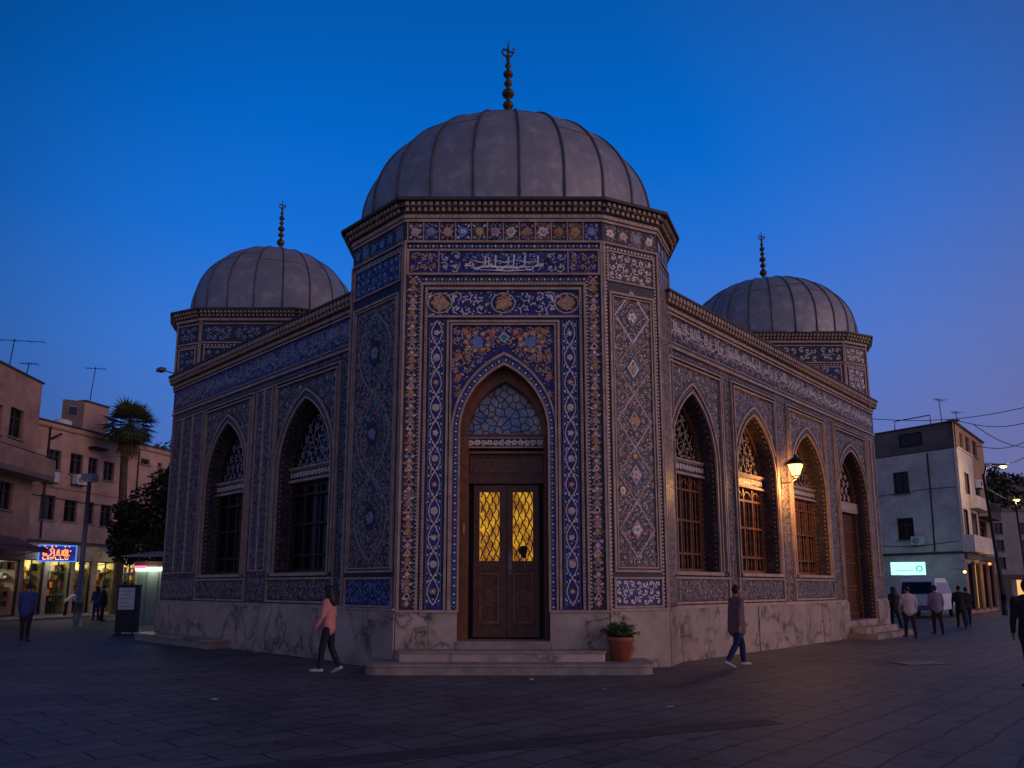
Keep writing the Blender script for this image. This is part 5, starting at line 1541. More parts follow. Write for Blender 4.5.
# -- street lamp, sign board, kiosk on the left
lpst = thing('street_lamp', 'grey lamp post in front of the lit shops', 'street lamp', (-18.2, 32, 0), 0, 'street lamps')
P = MB(); P.tube((-18.2, 32, 0), (-18.2, 32, 1.0), .17, .16, 12, STEEL); P.tube((-18.2, 32, 1.0), (-18.2, 32, 6.2), .12, .08, 12, STEEL); P.tube((-18.2, 32, 2.6), (-18.2, 32, 2.66), .15, n=12, m=STEEL); P.build('pole', lpst)
P = MB(); P.box(-18.40, 31.7, 6.15, -17.95, 32.25, 6.44, STEEL); P.box(-18.34, 31.76, 6.10, -18.0, 32.19, 6.15, WHITEP); P.build('lamp_head', lpst)
bd = thing('sign_board', 'black standing board with a white poster left of the mosque', 'sign board', (-13.05, 26, 0))
Tb = wallT((-13.5, 26.0, 0), (.97, .12))
P = MB(Tb); P.box(0, -.30, .12, .68, 0, 1.68, BLACK); P.box(-.02, -.32, 1.68, .70, .02, 1.72, IRON); P.box(.03, -.28, .06, .13, -.02, .12, IRON); P.box(.55, -.28, .06, .65, -.02, .12, IRON); P.box(-.05, -.34, 0, .73, .05, .06, IRON); P.build('cabinet', bd)
P = MB(Tb); P.box(.06, 0, .88, .58, .012, 1.62, PAPER)
for i in range(5): P.box(.13, .012, 1.50 - i * .13, .13 + (.40, .30, .38, .22, .34)[i], .014, 1.515 - i * .13, INK)
P.build('poster', bd)
ki = thing('kiosk', 'pale green kiosk with a red and white light strip beside the mosque', 'kiosk', (-16.3, 34, 0))
Tk = wallT((-17.0, 34.2, 0), (.96, -.10))
P = MB(Tk); P.box(0, -2.2, 0, 3.2, 0, 2.75, KIOSKM)
for i in range(1, 6): P.box(i * .55 - .02, 0, .05, i * .55 + .02, .02, 2.7, STEEL)
P.box(0, -2.2, 0, .06, .04, 2.8, TAN); P.build('panel_wall', ki)
P = MB(Tk); P.add([(-.1, 1.0, 2.95), (3.5, 1.0, 2.95), (3.5, -2.4, 3.35), (-.1, -2.4, 3.35), (-.1, 1.0, 3.0), (3.5, 1.0, 3.0), (3.5, -2.4, 3.4), (-.1, -2.4, 3.4)], [(0, 1, 2, 3), (4, 5, 6, 7), (0, 1, 5, 4), (1, 2, 6, 5), (2, 3, 7, 6), (3, 0, 4, 7)], CANV); P.build('roof', ki)
P = MB(Tk); P.box(0.05, .05, 2.36, 1.3, .12, 2.5, TUBE); P.box(0.0, .05, 2.46, .55, .13, 2.58, PINKL); P.build('light_strip', ki)
P = MB(Tk); P.box(0, .04, 2.58, 1.4, .1, 2.78, CANVR); P.build('fascia', ki)
arealight('kiosk_light', Tk, .8, .35, 2.3, 1, 1, 9, (1.0, .92, .75))

# ------------------------------------------------------------------ trees
palm = thing('palm_tree', 'tall fan palm with a skirt of dry fronds by the pink building', 'palm tree', (-22.2, 43, 0))
P = MB(); rg = random.Random(2)
P.path([(-22.45 + .1 * sin(i * .5), 43, i * 1.05) for i in range(11)], [.27 - .008 * i for i in range(11)], 12, BARK); P.build('trunk', palm)
pc = Vector((-22.4, 43, 11.0))
def frond(P, c, d, l, m, wid=.55, n=9):
    d = d.normalized(); side = d.cross(Vector((0, 0, 1)))
    if side.length < .1: side = Vector((1, 0, 0))
    side.normalize(); up = side.cross(d)
    h = c + d * l * .45
    P.path([c, c + d * l * .25 + up * .03, h], [.02, .015, .01], 4, m)
    for i in range(n):
        a = -1.25 + 2.5 * i / (n - 1)
        e = d * cos(a) + side * sin(a); w = l * .034
        tip = h + e * l * wid * rg.uniform(.85, 1.1) + Vector((0, 0, -l * .10 * abs(a)))
        t2 = side * cos(a) - d * sin(a)
        mid = h + e * l * wid * .5
        P.add([h, mid + t2 * w, tip, mid - t2 * w], [(0, 1, 2, 3)], m)
for i in range(68):
    t = -.95 + 2.35 * (i + .5) / 68; a = i * 2.399 + rg.uniform(-.25, .25)
    frond(P if False else (PL := MB()) if i == 0 else PL, pc, Vector((cos(a) * cos(t), sin(a) * cos(t), sin(t))), rg.uniform(1.3, 1.75), PALMM, .62, 11)
PL.build('crown', palm)
PD = MB()
for i in range(70):
    a = rg.uniform(0, 2 * pi); z = rg.uniform(-1.3, .1); r_ = .2
    c = pc + Vector((r_ * cos(a), r_ * sin(a), z))
    frond(PD, c, Vector((cos(a) * .5, sin(a) * .5, -1.0)), rg.uniform(.6, 1.0), PALMD, .6, 7)
PD.build('dry_skirt', palm)

def leafy_tree(name, lab, x, y, h, blobs, trunk_r, n, seed, group=None, leaf=.16, m=None):
    t = thing(name, lab, 'tree', (x, y, 0), 0, group)
    rg = random.Random(seed)
    P = MB()
    P.path([(x, y, 0), (x + .1, y, h * .3), (x - .05, y + .1, h * .55)], [trunk_r, trunk_r * .8, trunk_r * .55], 9, BARK)
    for (bx, by, bz, br) in blobs: P.path([(x, y, h * .45), ((x + bx) / 2 + .1, (y + by) / 2, (h * .5 + bz) / 2 + .2), (bx, by, bz)], [trunk_r * .5, trunk_r * .3, .03], 6, BARK)
    P.build('trunk', t)
    P = MB()
    for i in range(n):
        bx, by, bz, br = rg.choice(blobs)
        v = Vector((rg.gauss(0, 1), rg.gauss(0, 1), rg.gauss(0, 1))).normalized() * br * rg.uniform(.35, 1.05) ** .6
        if noise.noise(Vector((bx + v.x, by + v.y, bz + v.z)) * 1.3) < -.18: continue
        c = Vector((bx, by, bz)) + v
        a = Vector((rg.gauss(0, 1), rg.gauss(0, 1), rg.gauss(0, .6))).normalized(); b = a.cross(Vector((rg.gauss(0, 1), rg.gauss(0, 1), rg.gauss(0, 1)))).normalized()
        s_ = leaf * rg.uniform(.6, 1.3)
        P.add([c - a * s_, c + b * s_ * .5, c + a * s_, c - b * s_ * .5], [(0, 1, 2, 3)], m or FOL)
    P.build('crown', t)
leafy_tree('tree', 'dark bushy tree between the pink building and the mosque', -17.4, 37, 7.2,
           [(-17.9, 37, 5.2, 1.5), (-16.6, 37, 5.9, 1.4), (-17.3, 37.2, 6.5, 1.0), (-16.2, 37.4, 4.6, 1.6), (-18.4, 37, 4.3, 1.1), (-16.4, 37, 7.2, .8), (-15.2, 37.5, 6.4, 1.4), (-19.0, 37, 4.9, 1.0), (-17.6, 36.6, 3.9, 1.4), (-18.8, 37, 3.7, 1.0), (-16.0, 37, 3.6, 1.4)], .2, 17000, 5, leaf=.13)
leafy_tree('tree', 'dark tree just showing over the pink building roof right of the palm', -26.0, 58, 13,
           [(-26.2, 58, 12.0, 1.3), (-25.2, 58, 12.4, .9), (-27.5, 58, 11.8, 1.0)], .25, 1600, 6)

# ------------------------------------------------------------------ right side buildings
CW = (28.2, 47.0)
bW = thing('white_corner_building', 'white rendered corner building with balconies on its lit side', 'building', (CW[0], CW[1], 0))
T1 = wallT((CW[0] - .577 * -1 * -10, CW[1] + .817 * 10, 0), (.577, -.817))   # left facade, ends at the corner
T1 = wallT((CW[0] - 5.77, CW[1] + 8.17, 0), (.577, -.817)); L1 = 10.0
u1f = lambda u, v: uv_on(T1, u, v)
h1 = []
for (u0, u1, v0, v1) in ((892, 908, 472, 494), (896, 913, 518, 540)):
    um = (u0 + u1) / 2; h1.append((u1f(u0, v0)[0], u1f(u1, v0)[0], u1f(um, v1)[1], u1f(um, v0)[1]))
facade(bW, T1, L1, 10.4, WHITEW, h1, sides=False)
for h in h1: window_in(bW, T1, *h)
T2 = wallT((CW[0], CW[1], 0), (.661, .75)); L2 = 9.9
u2f = lambda u, v: uv_on(T2, u, v)
h2 = []
for (u0, u1, v0, v1) in ((961, 965, 510, 535), (969, 974, 514, 537), (979, 986, 521, 541), (962, 966, 474, 493), (967, 972, 478, 497), (975, 980, 484, 502), (959, 962, 433, 447), (965, 969, 437, 452), (972, 976, 441, 456)):
    um = (u0 + u1) / 2; h2.append((u2f(u0, v0)[0], u2f(u1, v0)[0], u2f(um, v1)[1], u2f(um, v0)[1]))
gs = [(.5 + i * 2.35, 2.1 + i * 2.35, .2, 3.2) for i in range(4)]
h2 = [h for h in h2 if h[0] > .1 and h[1] < L2 - .1]
facade(bW, T2, L2, 12.1, TANW, h2 + gs, sides=False)
for h in h2: window_in(bW, T2, *h)
for i, h in enumerate(gs):
    P = MB(T2); P.rect(h[0], h[2], h[1], h[3], -.25, (SHUT, WARMP, SHUT, DGLASS)[i]); P.frame(h[0], h[2], h[1], h[3], .1, -.2, -.05, IRON)
    z = .4
    while z < 3.1 and i % 2 == 0: P.box(h[0], -.24, z, h[1], -.2, z + .05, STEEL); z += .14
    P.build('shop_front', bW)
    P = MB(T2); P.box(h[1] + .02, .0, .1, h[1] + .22, .10, 3.3, TANW); P.build('shop_pier', bW)
# top storey over the left facade
P = MB(T1); P.add([(0, -.3, 10.3), (L1, -.3, 10.3), (L1, -.3, 12.2), (0, -.3, 12.2)], [(0, 1, 2, 3)], BROWNW)
P.box(0, -.5, 12.15, L1 + .25, -.22, 12.25, FLASH)
fp = [T_at(T1, 0, -.3, 0), T_at(T1, L1, -.3, 0), T_at(T2, L2, 0, 0), T_at(T1, 0, -9.0, 0)]
P.T = None; P.add([(q.x, q.y, 12.12) for q in fp], [(0, 1, 2, 3)], ROOFM)
for i in (2, 3): P.add([(fp[i].x, fp[i].y, 0), (fp[(i + 1) % 4].x, fp[(i + 1) % 4].y, 0), (fp[(i + 1) % 4].x, fp[(i + 1) % 4].y, 12.12), (fp[i].x, fp[i].y, 12.12)], [(0, 1, 2, 3)], BROWNW)
P.T = T2; P.box(-.1, -.3, 12.1, L2 + .1, .12, 12.22, FLASH); P.T = T1
P.box(0, -.3, 10.4, L1, .02, 10.46, FLASH); P.box(0, -.0, 3.7, L1, .12, 3.85, FLASH)
P.build('top_storey', bW)
xw, zw = u1f(900, 440); P = MB(T1); P.frame(xw - .2, zw - .5, xw + 1.3, zw + .4, .1, -.3, -.24, IRON); P.rect(xw - .1, zw - .4, xw + 1.2, zw + .3, -.28, DGLASS); P.build('window', bW)
# projecting white bay and balconies on the lit side
P = MB(T2)
hb_ = [h for h in h2 if h[1] < 4.4 and h[3] < 10.2]
P.tess([(-.13, 3.8), (4.6, 3.8), (4.6, 10.4), (-.13, 10.4)], [[(a - .05, c - .05), (b_ + .05, c - .05), (b_ + .05, e + .05), (a - .05, e + .05)] for a, b_, c, e in hb_], .13, WHITEW)
P.box(-.14, -.02, 3.8, -.10, .13, 10.4, WHITEW); P.box(4.57, .0, 3.8, 4.61, .13, 10.4, WHITEW); P.box(-.15, 0, 10.38, 4.65, .22, 10.48, WHITEW)
P.build('white_bay', bW)
for z0_, z1_, xa_, xb_ in ((3.8, 4.85, -.1, 6.4), (6.7, 7.5, 2.2, 6.4)):
    P = MB(T2)
    P.box(xa_, .14, z0_, xb_, .62, z0_ + .14, WHITEW); P.box(xa_, .54, z0_ + .14, xb_, .62, z1_, WHITEW); P.box(xa_, .14, z0_ + .14, xa_ + .08, .54, z1_, WHITEW); P.box(xb_ - .08, .0, z0_ + .14, xb_, .54, z1_, WHITEW)
    P.build('balcony', bW)
P = MB(T2); P.box(5.8, 0, 6.3, 9.7, .75, 6.42, IRON)
for i in range(14): P.tube((5.85 + i * .29, .72, 6.42), (5.85 + i * .29, .72, 7.3), .015, n=4, m=IRON)
P.tube((5.8, .72, 7.3), (9.7, .72, 7.3), .025, n=5, m=IRON); P.build('balcony_rail', bW)
P = MB(T2); P.box(0, 0, 3.4, L2, .14, 3.75, FLASH); P.build('ledge', bW)
# cyan lit sign on it
sg = thing('lit_sign', 'bright cyan-white lit shop sign above the white van', 'sign', tuple(T_at(T1, 5, .1, 3.4)))
TS1 = wallT((22.3, 47.0, 0), (.95, -.25))
xa, za = uv_on(TS1, 892, 575); xb, zb2 = uv_on(TS1, 925, 562)
P = MB(TS1); P.box(xa, -.2, za, xb, 0, zb2, CYANL); P.build('sign_face', sg)
P = MB(TS1)
P.rib([(xa + .25, za + .25), (xb - .7, za + .25)], .05, .01, CYAND)
for i in range(12): P.rib([(xa + .3 + i * .1, za + .25), (xa + .33 + i * .1, za + .32)], .02, .012, CYAND)
P.disc(xb - .35, za + .38, .2, .01, CYAND, 12); P.disc(xb - .35, za + .38, .12, .016, CYANL, 12); P.build('sign_marks', sg)
P = MB(TS1); P.box(xa, -.3, za - .05, xb, .03, za, STEEL); P.box(xa + .3, -1.5, za, xa + .36, -.2, za + .06, STEEL); P.box(xb - .3, -4.6, za, xb - .24, -.2, za + .06, STEEL); P.build('sign_bracket', sg)
l = arealight('sign_light', TS1, (xa + xb) / 2, .5, za + .1, 1, 1, 6, (.45, 1.0, .85))
lsn = [('orange', (980, 564), ORB, .10), ('yellow', (954, 572), STREET, .09)]
for nm, (u, v), m_, r_ in lsn:
    x, z = u2f(u, v); p = T_at(T2, x, .55, z)
    t = thing('shop_lamp', 'small round %s lamp over the shop fronts of the white corner building' % nm, 'lamp', tuple(p))
    Q = MB(); Q.ball(tuple(p), r_, emit('lamp_' + nm, (1.0, .25, .05) if nm == 'orange' else (1.0, .85, .25), 2.0)); Q.build('bulb', t)
    Q = MB(T2); Q.tube((x, .0, z + .2), (x, .55, z + .1), .02, n=5, m=IRON); Q.build('bracket', t)
point('shop_front_light', tuple(T_at(T2, 4.0, 1.0, 3.0)), 16, (1, .6, .25), .1)
# rooftop clutter right
for (u, v0, v1, lab, s_) in ((936, 426, 398, 'antenna on the middle of the white corner building roof', .45), (974, 436, 405, 'antenna standing over the street side of the white corner building', .4)):
    x, z = u2f(u, v0) if u > 960 else u1f(u, v0)
    T0 = T2 if u > 960 else T1
    p = T_at(T0, x, -.9, z); antenna(p.x, p.y, 12.2, (v0 - v1) / 730 * 47 * .98, lab, 4, s_, .5, -.1)
fr = thing('roof_frame', 'low metal pipe frame on the roof of the white corner building', 'pipe frame', tuple(T_at(T1, 6, -2, 12.2)))
P = MB(T1)
for a_, c_ in ((1.5, 3.2), (5.8, 8.2)):
    P.path([(a_, -1.0, 12.2), (a_, -1.0, 13.0), (c_, -1.0, 13.0), (c_, -1.0, 12.2)], .04, 5, IRON)
P.build('pipe_rail', fr)
# far buildings
def farb(lab, u0, u1, vt, Y, m, rows, seed, dep=8):
    x0 = (u0 - 512) / 748 * Y; x1 = (u1 - 512) / 748 * Y
    yd = 468 - vt; H = 1.65 + Y * (117.3 + .988 * yd) / (740.8 - .156 * yd)
    b = thing('far_building', lab, 'building', (x0, Y, 0)); T = wallT((x0, Y, 0), (1, 0)); L = x1 - x0
    rg = random.Random(seed); hh = []
    nx = max(2, int(L / 2.6)); nz = rows
    for i in range(nx):
        for j in range(nz):
            x = L * (i + .5) / nx; z = 3.4 + j * (H - 4.2) / nz
            hh.append((x - .5, x + .5, z + .2, z + 1.5))
    facade(b, T, L, H, m, hh, depth=dep)
    for h in hh: window_in(b, T, *h, lit=WARMP if rg.random() < .06 else None)
    P = MB(T); P.box(.4, 0, 2.6, L - .4, .3, 3.0, FLASH); P.box(.6, -.02, .1, L * .4, .02, 2.4, SHUT); P.box(L * .5, -.02, .1, L * .9, .02, 2.4, WARMP); P.build('shop_front', b)
farb('dim bluish building at the end of the street on the right', 984, 1035, 512, 84, FARW, 3, 1)
farb('dark low building behind the lamp posts at the right edge', 996, 1060, 478, 112, BROWNW, 4, 2)
leafy_tree('tree', 'dark tree on the skyline beside the lamp posts at the far right', 62.5, 98, 17, [(62.5, 98, 15.2, 2.6), (65.5, 98, 14.2, 2.6), (60.5, 98, 14.0, 1.8)], .3, 2200, 9, leaf=.35)

# street lamps on the right
def street_lamp(lab, u, ubase, Y, vt, uh, vh, m, e, col, r_=.16, tilt=0.5):
    X = (ubase - 512) / 757 * Y
    yd = 468 - vt; H = 1.65 + Y * (117.3 + .988 * yd) / (740.8 - .156 * yd)
    yh = 468 - vh; hz = 1.65 + Y * (117.3 + .988 * yh) / (740.8 - .156 * yh); hx = (uh - 512) / (740.8 - .156 * yh) * Y
    t = thing('street_lamp', lab, 'street lamp', (X, Y, 0), 0, 'street lamps')
    P = MB(); P.tube((X, Y, 0), (X, Y, 1.2), .17, .15, 10, IRON); P.tube((X, Y, 1.2), (X - tilt, Y, H), .13, .07, 10, IRON); P.build('pole', t)
    P = MB(); X2 = X - tilt; P.path([(X2, Y, H - .3), (X2 + (hx - X2) * .2, Y, H + (hz - H) * .55 + .15), (X2 + (hx - X2) * .6, Y, hz + .10), (hx, Y, hz + .12)], [.06, .05, .045, .04], 7, IRON); P.build('arm', t)
    P = MB(); P.ball((hx + .25, Y, hz + .10), .36, STEEL, 12, 6, (1.0, .5, .22)); P.build('lamp_head', t)
    P = MB(); P.ball((hx + .25, Y - .02, hz - .0), r_, m, 12, 6, (1.15, .6, .4)); P.build('bulb', t)
    point('street_light', (hx + .3, Y, hz - .3), e, col, .2)
street_lamp('tall dark curved street lamp at the corner of the white building', 0, 1001, 45, 474, 999, 467, STREET, 170, (1, .7, .4))
street_lamp('second curved street lamp farther down the right street', 0, 1027, 74, 492, 1014, 500, STREET, 220, (1, .7, .4), .3)
street_lamp('orange glowing lamp at the far end of the right street', 0, 1030, 90, 545, 1016, 551, ORB, 120, (1, .5, .15), .4)

# overhead wires
def Pt(u, v, Y):
    yd = 468 - v; f = 740.8 - .156 * yd
    return Vector(((u - 512) / f * Y, Y, 1.65 + Y * (117.3 + .988 * yd) / f))
WI = [((872, 419), (1040, 404), 'uppermost wire crossing the sky at the right'), ((955, 420), (1040, 419), 'level wire leaving the white corner building roof'), ((974, 425), (1040, 448), 'wire sloping down to the right from the roof antenna'),
      ((976, 446), (1040, 434), 'wire rising right from the top storey of the white building'), ((988, 463), (1040, 446), 'wire leaving the tall street lamp upward to the right'), ((985, 487), (1040, 500), 'lowest wire sagging past the second street lamp')]
for (a, b, lab) in WI:
    A = Pt(a[0], a[1], 45.5); B = Pt(b[0], b[1], 43.5)
    P = MB(); P.path([A.lerp(B, i / 10) - Vector((0, 0, .45 * sin(pi * i / 10))) for i in range(11)], .022, 4, IRON)
    tag(P.build('overhead_wire'), lab, 'wire', 'wires over the right street')

# ------------------------------------------------------------------ van
van = thing('white_van', 'white van with a dark rear window parked by the lit sign', 'van', (21.4, 40.2, 0), -R(43) + 0)
TV = Matrix.Translation((21.4, 40.2, 0)) @ Matrix.Rotation(-R(40), 4, 'Z')      # local +y is the way it faces
def vprof():   # side profile (y, z) from rear bottom round the roof to the front
    return [(0, .45), (0, .95), (.05, 1.25), (.22, 1.95), (.45, 2.10), (2.9, 2.12), (3.55, 1.85), (4.15, 1.22), (4.85, 1.0), (4.95, .75), (4.95, .42)]
P = MB(TV); pr_ = vprof(); W_ = .92; kk = len(pr_)
vv = []
for sx, f in ((-W_, 1), (W_, 1)):
    for (y, z) in pr_:
        x = sx * (1 - .10 * max(0, (z - 1.15)) )
        vv.append((x, y, z))
P.add(vv, [(i, i + 1, kk + i + 1, kk + i) for i in range(kk - 1)] + [tuple(range(kk)), tuple(range(kk, 2 * kk)), (0, kk, 2 * kk - 1, kk - 1)], WHITEP)
bo = P.build('body', van)
P = MB(TV); P.add([(-.76, .04 - .01, 1.28), (.76, .03, 1.28), (.70, .19, 1.90), (-.70, .19, 1.90)], [(0, 1, 2, 3)], VGLASS)
P.build('rear_window', van)
for sx in (-1, 1):
    P = MB(TV)
    for y0, y1 in ((.55, 1.75), (1.9, 2.9), (3.0, 3.75)):
        x0 = sx * (W_ * (1 - .10 * .15) + .006); x1 = sx * (W_ * (1 - .10 * .75) + .006)
        P.add([(x0, y0, 1.28), (x0, y1 + (.25 if y1 > 3 else 0), 1.28), (x1, y1 - (.2 if y1 > 3 else 0), 1.88), (x1, y0, 1.88)], [(0, 1, 2, 3)], VGLASS)
    P.build('side_window', van)
    P = MB(TV); P.box(sx * .80 - .07, -.025, .95, sx * .80 + .07, .02, 1.22, REDP); P.build('tail_light', van)
for sx in (-1, 1):
    for y in (.95, 3.95):
        P = MB(TV @ Matrix.Translation((sx * .86, y, .35)) @ Matrix.Rotation(pi / 2, 4, 'Y'))
        P.lathe((0, 0, 0), [(.001, -.1), (.22, -.1), (.34, -.09), (.35, 0), (.34, .09), (.22, .1), (.001, .1)], 20, RUBBER); w = P.build('wheel', van)
        P = MB(TV @ Matrix.Translation((sx * .86, y, .35)) @ Matrix.Rotation(pi / 2, 4, 'Y')); P.lathe((0, 0, 0), [(.001, .11 * sx), (.19, .105 * sx), (.2, .1 * sx)], 14, STEEL); P.build('rim', w)
P = MB(TV); P.box(-.9, -.10, .42, .9, .02, .68, STEEL); P.build('bumper', van)
P = MB(TV); P.box(-.26, -.03, .78, .26, 0, .92, WHITE); P.build('number_plate', van)
PM[van.name] = (Matrix.Translation((21.4, 40.2, 0)) @ Matrix.Rotation(-R(43), 4, 'Z')).inverted()

# ------------------------------------------------------------------ people
SKIN = mat('skin', (.34, .19, .13), .55, var=.08, bump=0)
HAIR = mat('dark_hair', (.012, .009, .008), .6, var=.3, scale=30)
def cloth(nm, c): return mat(nm, c, .9, var=.15, scale=12, bump=.3, bscale=20)
NAVYJ = cloth('denim', (.02, .03, .09)); DARKC = cloth('dark_cloth', (.015, .015, .02)); PINKC = cloth('pink_cloth', (.62, .25, .23)); MAROON = cloth('grey_maroon_cloth', (.20, .11, .12))
LILAC = cloth('lilac_cloth', (.42, .38, .46)); BLUEC = cloth('blue_cloth', (.035, .06, .20)); MAUVE = cloth('mauve_cloth', (.19, .17, .27)); WHITEC = cloth('white_cloth', (.55, .55, .6)); SHOEW = cloth('pale_shoe', (.55, .48, .45)); SHOED = cloth('dark_shoe', (.03, .03, .035))

def cap(P, pts, side=None):
    """closed round-ended limb through (point, rx, ry) rings; rx lies along `side` (default the figure's x axis)"""
    k = 12; sd = Vector(side or (1, 0, 0)); rows = []
    def ringat(p, d, rx, ry):
        x = (sd - d * sd.dot(d)).normalized(); y = d.cross(x)
        return [p + x * rx * cos(2 * pi * i / k) + y * ry * sin(2 * pi * i / k) for i in range(k)]
    n = len(pts); C = [Vector(q[0]) for q in pts]
    D = [(C[min(i + 1, n - 1)] - C[max(i - 1, 0)]).normalized() for i in range(n)]
    r0 = min(pts[0][1], pts[0][2]); r1 = min(pts[-1][1], pts[-1][2])
    for a in (80, 55, 28): rows.append(ringat(C[0] - D[0] * r0 * sin(R(a)), D[0], pts[0][1] * cos(R(a)), pts[0][2] * cos(R(a))))
    for i in range(n): rows.append(ringat(C[i], D[i], pts[i][1], pts[i][2]))
    for a in (28, 55, 80): rows.append(ringat(C[-1] + D[-1] * r1 * sin(R(a)), D[-1], pts[-1][1] * cos(R(a)), pts[-1][2] * cos(R(a))))
    vv = [v for r_ in rows for v in r_]; m = len(rows)
    ff = [(i * k + j, i * k + (j + 1) % k, (i + 1) * k + (j + 1) % k, (i + 1) * k + j) for i in range(m - 1) for j in range(k)]
    ff += [tuple(reversed(range(k))), tuple((m - 1) * k + j for j in range(k))]
    P.add(vv, ff, SKIN, True)
FOLD = bpy.data.textures.new('cloth_folds', 'CLOUDS'); FOLD.noise_scale = .11
def fuse(P, name, m, parent, vox, smooth=2):
    """one continuous surface from the overlapping limbs"""
    P.mats = [m]; P.m = [0] * len(P.m)
    o = P.build(name, parent)
    r_ = o.modifiers.new('fuse', 'REMESH'); r_.mode = 'VOXEL'; r_.voxel_size = vox; r_.use_smooth_shade = True
    q = o.modifiers.new('soft', 'SMOOTH'); q.factor = .5; q.iterations = smooth
    if name in ('top', 'trousers', 'hair'):
        d_ = o.modifiers.new('folds', 'DISPLACE'); d_.texture = FOLD; d_.strength = .02; d_.mid_level = .5
    return o
def person(lab, x, y, yaw, h, step, arm, top, bottom, shoe, hair='short', sleeves=True, detail=True, lean=.03, build_=1.0, coat=False, elbow=.35):
    """figure faces its own +y; step: (left thigh swing, left knee, right thigh swing, right knee) in radians, + is forward"""
    t = thing('person', lab, 'person', (x, y, 0), yaw)
    s = h / 1.74; b = build_; vox = .011 if detail else .018
    M = Matrix.Translation((x, y, 0)) @ Matrix.Rotation(yaw, 4, 'Z') @ Matrix.Scale(s, 4)
    def rot(p0, l, a, side=0.0): return Vector((p0[0] + side * l, p0[1] + sin(a) * l, p0[2] - cos(a) * l))
    legs = []
    for sx, th, kn in ((-1, step[0], step[1]), (1, step[2], step[3])):
        hp = Vector((sx * .088, 0, 0)); kne = rot(hp, .43, th, sx * .02); ank = rot(kne, .41, th - kn, -sx * .01)
        fa = (th - kn) * .75
        toe = ank + Vector((sx * .03, .16 * cos(fa) + .05 * sin(fa), -.06 + .16 * sin(fa))); heel = ank + Vector((0, -.045 * cos(fa) + .05 * sin(fa), -.05 - .045 * sin(fa)))
        legs.append((hp, kne, ank, toe, heel))
    off = -(min(min(l[3].z, l[4].z) for l in legs) - .032)
    up = Vector((0, 0, off)); legs = [tuple(p + up for p in l) for l in legs]
    hip = Vector((0, 0, off)); ln = lambda dz: Vector((0, sin(lean) * dz, cos(lean) * dz))
    waist = hip + ln(.18); chest = hip + ln(.38); shc = hip + ln(.51); neck = hip + ln(.60); hc = hip + ln(.715) + Vector((0, .03, 0))
    arms = []
    for sx, a in ((-1, arm[0]), (1, arm[1])):
        sh = shc + Vector((sx * .175 * b, 0, -.015)); el = rot(sh, .28, a, sx * .14); wr = rot(el, .25, a + elbow + (.1 if a > 0 else 0), -sx * .04); pl = rot(wr, .07, a + elbow, 0)
        arms.append((sh, el, wr, pl, a + elbow, sx))
    P = MB(M)
    cap(P, [(hip, .15 * b, .10), (waist, .125 * b, .088 * b), (chest, .155 * b, .105 * b), (shc, .15 * b, .075), ])
    cap(P, [(shc, .07, .06), (neck, .052, .055), (hc + Vector((0, -.02, -.03)), .05, .055)])
    P.ball(tuple(hc), .1, SKIN, 16, 12, (.76, .93, 1.18)); P.ball(tuple(hc + Vector((0, .035, -.065))), .05, SKIN, 10, 8, (.9, 1, .9))
    if detail or True:
        P.ball(tuple(hc + Vector((0, .098, -.012))), .018, SKIN, 8, 6, (.8, 1.1, 1.5))
        for sx in (-1, 1): P.ball(tuple(hc + Vector((sx * .078, -.005, -.01))), .026, SKIN, 8, 6, (.45, .8, 1.25))
    for (sh, el, wr, pl, a, sx) in arms:
        cap(P, [(sh, .052, .052), (el, .038, .038)]); cap(P, [(el, .038, .038), (wr, .025, .027)])
        cap(P, [(wr, .024, .026), (pl, .017, .040)])
        if detail:
            fwd = Vector((0, cos(a), sin(a)))
            for k in range(4):
                p0 = pl + fwd * (k - 1.5) * .020; l_ = (.060, .072, .066, .052)[k]
                p1 = rot(p0, l_ * .6 + .015, a + .1 + .02 * k, -sx * .15); p2 = rot(p1, l_ * .55, a + .45, -sx * .4)
                cap(P, [(p0, .0095, .0095), (p1, .0090, .0090), (p2, .0075, .0075)])
            p0 = wr + fwd * .028 + Vector((0, 0, -.02)); p1 = rot(p0, .045, a + .75, -sx * .2); p2 = rot(p1, .032, a + .35, -sx * .2)
            cap(P, [(p0, .012, .012), (p1, .0105, .0105), (p2, .0085, .0085)])
    for (hp, kn, an, toe, heel) in legs:
        cap(P, [(hp, .075, .075), (kn, .050, .050)]); cap(P, [(kn, .055, .055), ((kn * .65 + an * .35), .048, .05), (an, .034, .036)])
        cap(P, [(heel + Vector((0, 0, .02)), .032, .03), (toe, .036, .022)])
    body = fuse(P, 'body', SKIN, t, vox if detail else .016, 1)
    if detail:
        for sx in (-1, 1):
            E = MB(M); E.ball(tuple(hc + Vector((sx * .032, .083, .015))), .0125, WHITEC, 8, 6); E.ball(tuple(hc + Vector((sx * .032, .092, .015))), .006, HAIR, 6, 4); E.build('eye', body)
        E = MB(M); E.ball(tuple(hc + Vector((0, .088, -.060))), .022, CANVR, 8, 5, (1.2, .4, .32)); E.build('mouth', body)
    P = MB(M); dz = -.12 if coat else -.05
    cap(P, [(hip + Vector((0, .01, dz)), .168 * b, .135 * b if not coat else .15 * b), (hip, .166 * b, .132 * b if not coat else .145 * b), (waist, .148 * b, .118 * b if not coat else .135 * b), (chest, .175 * b, .125 * b), (shc + Vector((0, 0, -.0)), .165 * b, .092)])
    cap(P, [(shc, .085, .075), (neck - ln(.035), .062, .062)])
    for (sh, el, wr, pl, a, sx) in arms:
        cap(P, [(sh, .068, .068), (el, .052, .052)])
        if sleeves: cap(P, [(el, .052, .052), (wr, .038, .038)])
    fuse(P, 'top', top, t, vox * 1.2)
